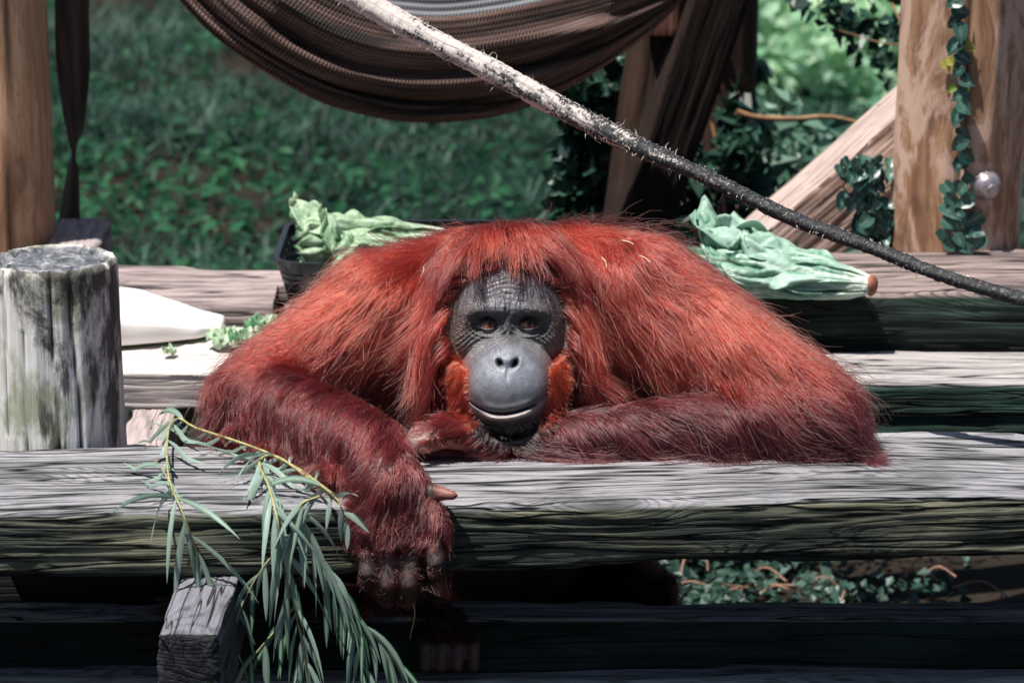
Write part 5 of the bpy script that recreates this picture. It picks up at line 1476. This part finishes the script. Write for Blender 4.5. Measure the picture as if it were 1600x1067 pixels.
# ---- ivy
IVY = leaf_mat('ivy_leaf', (0.008, 0.045, 0.038), (0.060, 0.150, 0.115), 0.35, 0.08, 0.5, vein=(0.10, 0.19, 0.15))
IVYY = leaf_mat('young_ivy_leaf', (0.10, 0.22, 0.03), (0.42, 0.40, 0.10), 0.4, 0.3, 0.4)
VST = stem_mat('vine_stem', (0.30, 0.17, 0.08))
def heart(size, seed, tone):
    r_ = np.random.default_rng(seed)
    pts = np.array([(0, -0.50), (0.26, -0.62), (0.46, -0.40), (0.47, -0.08), (0.30, 0.26), (0.10, 0.50), (0, 0.62), (-0.10, 0.50), (-0.30, 0.26), (-0.47, -0.08), (-0.46, -0.40), (-0.26, -0.62)])
    pts = pts * (1 + 0.08 * r_.standard_normal((12, 1)))
    zc = 0.16 * np.abs(pts[:, 0]) * 2 - 0.14 * (pts[:, 1] > 0.4)
    rim = np.c_[pts, zc]
    mid = np.c_[pts * 0.5, zc * 0.35]; mid[:, 2] += 0.03 * r_.standard_normal(12)
    V = np.vstack([rim, mid, [[0, -0.12, -0.03], [0, 0.2, -0.02]]]) * size
    F = [(k, (k + 1) % 12, 12 + (k + 1) % 12, 12 + k) for k in range(12)] + [(24, 12 + k, 12 + (k + 1) % 12) for k in (8, 9, 10, 11, 0, 1, 2, 3)] + [(24, 25, 20), (24, 16, 25)] + [(25, 12 + k, 12 + (k + 1) % 12) for k in (4, 5, 6, 7)]
    vein = np.r_[np.zeros(12), 0.25 * np.ones(12), 1, 1]; vein[[0, 6]] = 0.7; vein[[12, 18]] = 1
    return mesh_np('leaf', V, F, {'vein': vein, 'tone': np.full(26, tone)})
HEARTS = [heart(1.0, 500 + k, t_) for k, t_ in enumerate((0.15, 0.35, 0.55, 0.75, 0.3, 0.6))]
for h_ in HEARTS: h_.materials.append(IVY)
HY = [heart(1.0, 520 + k, t_) for k, t_ in enumerate((0.3, 0.9))]
for h_ in HY: h_.materials.append(IVYY)
def put_leaf(root, org, pos, nrm_, tipdir, size, pool, r_):
    z = Vector(nrm_).normalized(); y = Vector(tipdir); y = (y - z * y.dot(z)).normalized(); x = y.cross(z)
    M = Matrix((x, y, z)).transposed().to_4x4() @ Matrix.Diagonal((size, size * r_.uniform(0.9, 1.2), size, 1))
    M.translation = Vector(pos) - Vector(org)
    o = bpy.data.objects.new('leaf', pool[int(r_.integers(len(pool)))]); COL.objects.link(o); o.parent = root; o.matrix_local = M
def post_front(pxl, pyl, out=0.012):
    q = PY(pxl, pyl, RPOST[1] - 0.11)
    for _ in range(4):
        dx = np.clip(q[0] - RPOST[0], -0.12, 0.12)
        q = PY(pxl, pyl, RPOST[1] - math.sqrt(max(1e-4, 0.1265 ** 2 - dx * dx)) - out)
    return q
def build_vine():
    r_ = np.random.default_rng(31)
    line = [(1493, -25), (1497, 20), (1494, 60), (1503, 100), (1499, 150), (1505, 195), (1503, 240), (1510, 280), (1500, 315), (1505, 350), (1502, 385)]
    path = spline([post_front(*q, 0.004) for q in line], 60)
    org = path[-1]
    root = empty('ivy_vine', org); tag(root, 'string of dark ivy leaves trailing down the thick brown post', 'vine')
    v, f = tube(path, 0.0028, 6); root = obj('stem', mesh_np('stem', v - org, f), VST, root)
    pos = [(1490, 4), (1502, 18), (1489, 36), (1501, 52), (1491, 74), (1506, 90), (1497, 112), (1512, 128), (1499, 150), (1507, 169), (1496, 184), (1507, 208), (1497, 226), (1512, 246), (1499, 258), (1514, 279), (1497, 292), (1484, 299), (1503, 297), (1490, 312), (1506, 316), (1482, 328), (1514, 312), (1497, 335), (1512, 345), (1484, 350), (1525, 341), (1496, 355), (1512, 362), (1480, 372), (1524, 364), (1500, 376), (1515, 378), (1488, 385), (1528, 380), (1508, 388)]
    for i, (x_, y_) in enumerate(pos):
        q = post_front(x_, y_, 0.016 + 0.014 * r_.random() + (0.015 if y_ > 290 else 0))
        nx = (q[0] - RPOST[0]) / 0.13
        put_leaf(root, org, q, (nx * 0.6 + 0.3 * r_.standard_normal(), -1, 0.25 + 0.25 * r_.standard_normal()), ((1 if i % 2 else -1) * 0.7 + 0.4 * r_.standard_normal(), 0, -0.6), 0.026 + 0.008 * r_.random(), HEARTS, r_)
    for (x_, y_) in ((1478, 103), (1487, 98), (1514, 74), (1486, 140), (1509, 134), (1506, 70), (1494, 177), (1510, 240)):
        q = post_front(x_, y_, 0.012)
        put_leaf(root, org, q, (0.3 * r_.standard_normal(), -1, 0.3), (r_.standard_normal(), 0, -0.4), 0.018 + 0.006 * r_.random(), HY, r_)
build_vine()
def build_brace_ivy():
    r_ = np.random.default_rng(33)
    org = PY(1365, 380, 1.40); root = empty('ivy_plant', org); tag(root, 'dark ivy clump growing up between the brace and the thick post', 'ivy')
    for k in range(3):
        path = spline([PY(1372 - 8 * k, 400, 1.42), PY(1365 - 10 * k, 330, 1.42), PY(1350 - 12 * k, 280 + 12 * k, 1.40), PY(1335 - 10 * k, 245 + 22 * k, 1.38)], 24)
        v, f = tube(path, np.linspace(0.004, 0.0015, 24), 6); obj('stem', mesh_np('stem', v - org, f), VST, root)
    for i in range(88):
        s = r_.random()
        x_ = 1368 + 16 * r_.standard_normal() - 26 * (1 - s) * (r_.random() < 0.6); y_ = 250 + 135 * s
        x_ = min(x_, 1398)
        put_leaf(root, org, PY(x_, y_, 1.40 + 0.05 * r_.random() - 0.03), (0.5 * r_.standard_normal() - 0.2, -1, 0.6 + 0.4 * r_.standard_normal()), (0.7 * r_.standard_normal(), 0, -1), 0.020 + 0.014 * r_.random(), HEARTS, r_)
build_brace_ivy()
# ---- leafy masses behind
def bush(name, label, cat, base, blobs, n, size, mat, seed, stems=6, group=None, face=(0, -0.5, 0.7), sr=1.0):
    r_ = np.random.default_rng(seed)
    base = np.array(base, float); root = empty(name, base); tag(root, label, cat, group)
    wts = np.array([b[2] * b[1] ** 2 for b in blobs]); wts /= wts.sum()
    cl = []
    for b, w_ in zip(blobs, wts):
        c_, rad, dens = np.array(b[0], float), b[1], b[2]
        m_ = max(4, int(14 * dens))
        for _ in range(m_):
            u = r_.standard_normal(3); u /= np.linalg.norm(u)
            cl.append((c_ + u * rad * r_.random() ** 0.4, rad * r_.uniform(0.16, 0.34), w_ / m_))
    P, T = [], []
    for c_, rad, w_ in cl:
        k = int(n * w_) + 1
        P.append(c_ + r_.standard_normal((k, 3)) * rad * 0.6); T.append(np.clip(r_.normal(r_.uniform(0.1, 0.85), 0.18, k), 0, 1))
    P, T = np.concatenate(P), np.concatenate(T)
    P[:, 2] = np.maximum(P[:, 2], 0.02)
    N = np.array(face) + 0.75 * r_.standard_normal((len(P), 3))
    v, f, t = leaf_quads(P, N, size * (0.6 + 0.8 * r_.random(len(P))), T, asp=0.8)
    o = obj('foliage', mesh_np('foliage', v - base, f, {'tone': t}, smooth=False), mat, root); o['kind'] = 'stuff'
    for k in range(stems):
        c_ = cl[int(r_.integers(len(cl)))][0]
        b0 = base + np.array([0.12 * r_.standard_normal(), 0.1 * r_.standard_normal(), -0.05])
        m1 = b0 * 0.5 + c_ * 0.5 + 0.12 * r_.standard_normal(3)
        path = spline([b0, m1, c_], 14)
        v, f = tube(path, np.linspace(0.014, 0.003, 14) * sr, 6); obj('stem', mesh_np('stem', v - base, f), VST, root)
    return root
IV2 = leaf_mat('shrub_leaf', (0.010, 0.055, 0.036), (0.20, 0.36, 0.26), 0.4, 0.25, 0.45)
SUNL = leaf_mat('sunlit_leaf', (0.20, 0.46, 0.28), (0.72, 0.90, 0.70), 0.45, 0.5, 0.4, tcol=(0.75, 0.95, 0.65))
DKL = leaf_mat('dark_ivy_leaf', (0.005, 0.026, 0.020), (0.035, 0.10, 0.065), 0.4, 0.1, 0.4)
def C(x_, y_, Y_): return PY(x_, y_, Y_)
bush('ivy_bush', 'dark ivy wrapped round the near-black upright post', 'ivy', (C(1130, 400, 2.6) * np.array([1, 1, 0])), [(C(1105, 60, 2.62), 0.07, 1), (C(1120, 160, 2.62), 0.09, 1), (C(1125, 250, 2.60), 0.12, 1.2), (C(1115, 330, 2.55), 0.13, 1.2), (C(1150, 330, 2.6), 0.13, 1)], 1900, 0.050, DKL, 61, 4)
bush('ivy_bush', 'ivy growing up the left side of the leaning log post', 'ivy', (C(915, 420, 2.4) * np.array([1, 1, 0])), [(C(935, 120, 2.40), 0.07, 1), (C(915, 170, 2.42), 0.08, 1), (C(925, 240, 2.42), 0.08, 1), (C(905, 300, 2.42), 0.08, 1), (C(920, 350, 2.42), 0.10, 1)], 900, 0.045, DKL, 62, 3)
bush('shrub', 'leafy mid green shrub between the near-black post and the brace', 'shrub', (C(1230, 400, 3.1) * np.array([1, 1, 0])), [(C(1150, 60, 3.1), 0.06, .6), (C(1165, 170, 3.1), 0.11, 1.1), (C(1185, 260, 3.0), 0.17, 1.3), (C(1240, 275, 3.1), 0.14, 1.0), (C(1180, 330, 2.9), 0.18, 1.2), (C(1300, 300, 3.2), 0.10, 0.4), (C(1260, 340, 2.9), 0.18, 1)], 3400, 0.052, IV2, 63, 7)
bush('sunlit_tree', 'pale sunlit tree foliage far beyond the shrub', 'tree', (C(1300, 200, 8.5) * np.array([1, 1, 0])), [(C(1240, 40, 8.2), 0.55, 1.2), (C(1330, 20, 8.6), 0.6, 1.2), (C(1390, 90, 8.4), 0.5, 1), (C(1300, 130, 8.3), 0.55, 1.1), (C(1220, 140, 8.3), 0.45, 1), (C(1370, 190, 8.2), 0.5, 1), (C(1270, 220, 8.0), 0.5, 1), (C(1440, 30, 8.8), 0.6, 1), (C(1300, -60, 9.0), 0.8, 1), (C(1180, -20, 8.8), 0.6, 1), (C(1170, 90, 8.4), 0.5, 1), (C(1400, 150, 8.0), 0.5, 1), (C(1340, 80, 8.0), 0.5, 1.2), (C(1260, 90, 8.0), 0.5, 1.2)], 26000, 0.085, SUNL, 64, 9, face=(-0.2, -0.6, 0.6))
bush('overhanging_branch', 'dark leafy twigs hanging in front of the pale tree', 'branch', C(1385, -60, 2.5), [(C(1250, 8, 2.5), 0.04, 1), (C(1310, 25, 2.5), 0.05, 1), (C(1350, 70, 2.5), 0.05, 1), (C(1385, 40, 2.5), 0.06, 1.2), (C(1330, 45, 2.5), 0.04, 1), (C(1290, 15, 2.5), 0.04, 1), (C(1390, 110, 2.55), 0.04, .8)], 80, 0.042, DKL, 65, 5, sr=0.25)
# the bare vine that crosses the gap, and dry stems at the foot of the frame
pv = spline([C(1150, 175, 2.45), C(1185, 184, 2.45), C(1240, 186, 2.45), C(1290, 183, 2.45), C(1330, 190, 2.45), C(1380, 210, 2.45)], 40)
v, f = tube(pv, np.linspace(0.0075, 0.005, 40) * (1 + 0.15 * vnoise(np.c_[np.arange(40) * 0.6, np.zeros(40), np.zeros(40)], 3)), 8)
tag(obj('bare_vine', mesh_np('bare_vine', v - pv[0], f), VST, loc=tuple(pv[0])), 'bare brown vine running level from the dark post to the brace', 'vine')
DRY = stem_mat('dry_stem', (0.40, 0.22, 0.15))
rd = np.random.default_rng(71)
for i in range(9):
    x_ = 1080 + 70 * rd.random(); Yd_ = 1.75 + 0.4 * rd.random()
    b0 = PZ(x_, 420, 0.0) * 0 + np.array([PY(x_, 360, Yd_)[0], Yd_, -0.03]); tp = PY(x_ + 25 * rd.standard_normal(), 285 + 60 * rd.random(), Yd_)
    p_ = spline([b0, (b0 + tp) / 2 + 0.03 * rd.standard_normal(3), tp], 14)
    v, f = tube(p_, np.linspace(0.010, 0.004, 14), 6)
    tag(obj('dry_stem', mesh_np('dry_stem', v - b0, f), DRY, loc=tuple(b0)), 'dry reddish stem standing below the near-black post', 'stem', 'dry stems below the dark frame')
# ---- ground ivy and twigs seen under the front beam
def build_ground_ivy():
    r_ = np.random.default_rng(81)
    n = 4600
    cx, cy = r_.uniform(0.1, 0.9, 60), r_.uniform(1.45, 2.3, 60); k = r_.integers(0, 60, n)
    x_, y_ = cx[k] + 0.05 * r_.standard_normal(n), cy[k] + 0.06 * r_.standard_normal(n)
    P = np.c_[x_, y_, gz(x_, y_) + 0.015 + 0.06 * r_.random(n)]
    keep = r_.random(n) < np.where(x_ > 0.58, 0.25, 1.0); P = P[keep]; k = k[keep]
    N = np.array([0, -0.5, 0.8]) + 0.5 * r_.standard_normal((len(P), 3))
    v, f, t = leaf_quads(P, N, 0.015 + 0.016 * r_.random(len(P)), np.clip(r_.normal(0.4, 0.22, len(P)), 0, 1), asp=0.85)
    tag(obj('ground_ivy', mesh_np('ground_ivy', v, f, {'tone': t}, smooth=False), leaf_mat('ground_ivy_leaf', (0.006, 0.03, 0.022), (0.07, 0.14, 0.11), 0.45, 0.1)), 'low ivy covering the soil beneath the platform', 'ivy', kind='stuff')
    lst = []
    for _ in range(70):
        b = np.array([r_.uniform(0.1, 1.1), r_.uniform(1.5, 2.1), 0.0]); a = r_.random() * 6.28; L = r_.uniform(0.05, 0.18)
        d = np.array([math.cos(a), math.sin(a) * 0.6, 0.35 * r_.random()])
        p_ = spline([b + [0, 0, 0.01], b + d * L * 0.5 + [0, 0, 0.05 * r_.random()], b + d * L + [0, 0, 0.01]], 8)
        lst.append(tube(p_, 0.0022, 5))
    v, f = join_meshes(lst)
    tag(obj('dry_twigs', mesh_np('dry_twigs', v, f), DRY), 'scattered dry twigs on the soil beneath the platform', 'twigs', kind='stuff')
build_ground_ivy()

# ---- round cap on the thick post
def build_cap():
    q = post_front(1540, 290, 0.004); nx = (q[0] - RPOST[0]); nn = Vector((nx, -math.sqrt(max(1e-4, 0.1265 ** 2 - nx * nx)), 0.0)).normalized()
    w = NT('dull_zinc'); g = w.noise(w.coord('Object'), 90, 4)
    w.done(w.ramp(g, [(0.3, (0.30, 0.25, 0.27)), (0.7, (0.62, 0.56, 0.60))]), 0.35, Metallic=0.7)
    prof = [(0, 0.030), (0.012, 0.029), (0.020, 0.025), (0.026, 0.017), (0.028, 0.009), (0.030, 0.006), (0.031, 0.0), (0.031, -0.01)]
    na = 36; V = []
    for r_, z_ in prof: V += [(r_ * math.cos(a), r_ * math.sin(a), z_) for a in np.arange(na) / na * 2 * math.pi]
    f = [tuple(k) for k in grid_faces(len(prof), na, closed_v=True)]
    me = mesh_np('bolt_cap', V, f)
    M = Matrix.Translation(Vector(q)) @ Vector((0, 0, 1)).rotation_difference(nn).to_matrix().to_4x4()
    root = empty('bolt_cap', q); tag(root, 'round pale metal bolt cap on the thick brown post', 'bolt cap')
    adopt(obj('dome', me, w.m, mw=M), root)
    hx = [(0.009 * math.cos(a), 0.009 * math.sin(a)) for a in np.arange(6) / 6 * 2 * math.pi]
    V = [(x_, y_, 0.026) for x_, y_ in hx] + [(x_, y_, 0.040) for x_, y_ in hx]
    adopt(obj('bolt_head', mesh_np('bolt_head', V, [tuple(range(6))[::-1], tuple(range(6, 12))] + [(k, (k + 1) % 6, 6 + (k + 1) % 6, 6 + k) for k in range(6)], smooth=False), w.m, mw=M), root)
build_cap()

# ---- straw on the coat
SW = stem_mat('straw', (0.80, 0.62, 0.45))
bv = BVHTree.FromPolygons([tuple(c_) for c_ in co], [tuple(p_.vertices) for p_ in body_me.polygons])
for a, b, lab in (((972, 376), (990, 382), 'short pale straw lying on the shoulder hair beside the head'), ((998, 399), (1016, 410), 'curved pale straw on the shoulder, lower than the short one'),
             ((940, 402), (948, 417), 'bent straw sliver in the hair near the brow'), ((662, 416), (658, 432), 'thin straw upright in the hair above the basket side shoulder')):
    pp = []
    for q in (a, ((a[0] + b[0]) / 2 + 2, (a[1] + b[1]) / 2 - 1), b):
        h_, n_, _, _ = bv.ray_cast(Vector(CAM), Vector(ray(*q)))
        pp.append(np.array(h_ if h_ is not None else PY(q[0], q[1], 0.5)) - ray(*q) * 0.035)
    p_ = spline(pp, 8); v, f = tube(p_, 0.0009, 5)
    tag(obj('straw', mesh_np('straw', v - p_[0], f), SW, loc=tuple(p_[0])), lab, 'straw')
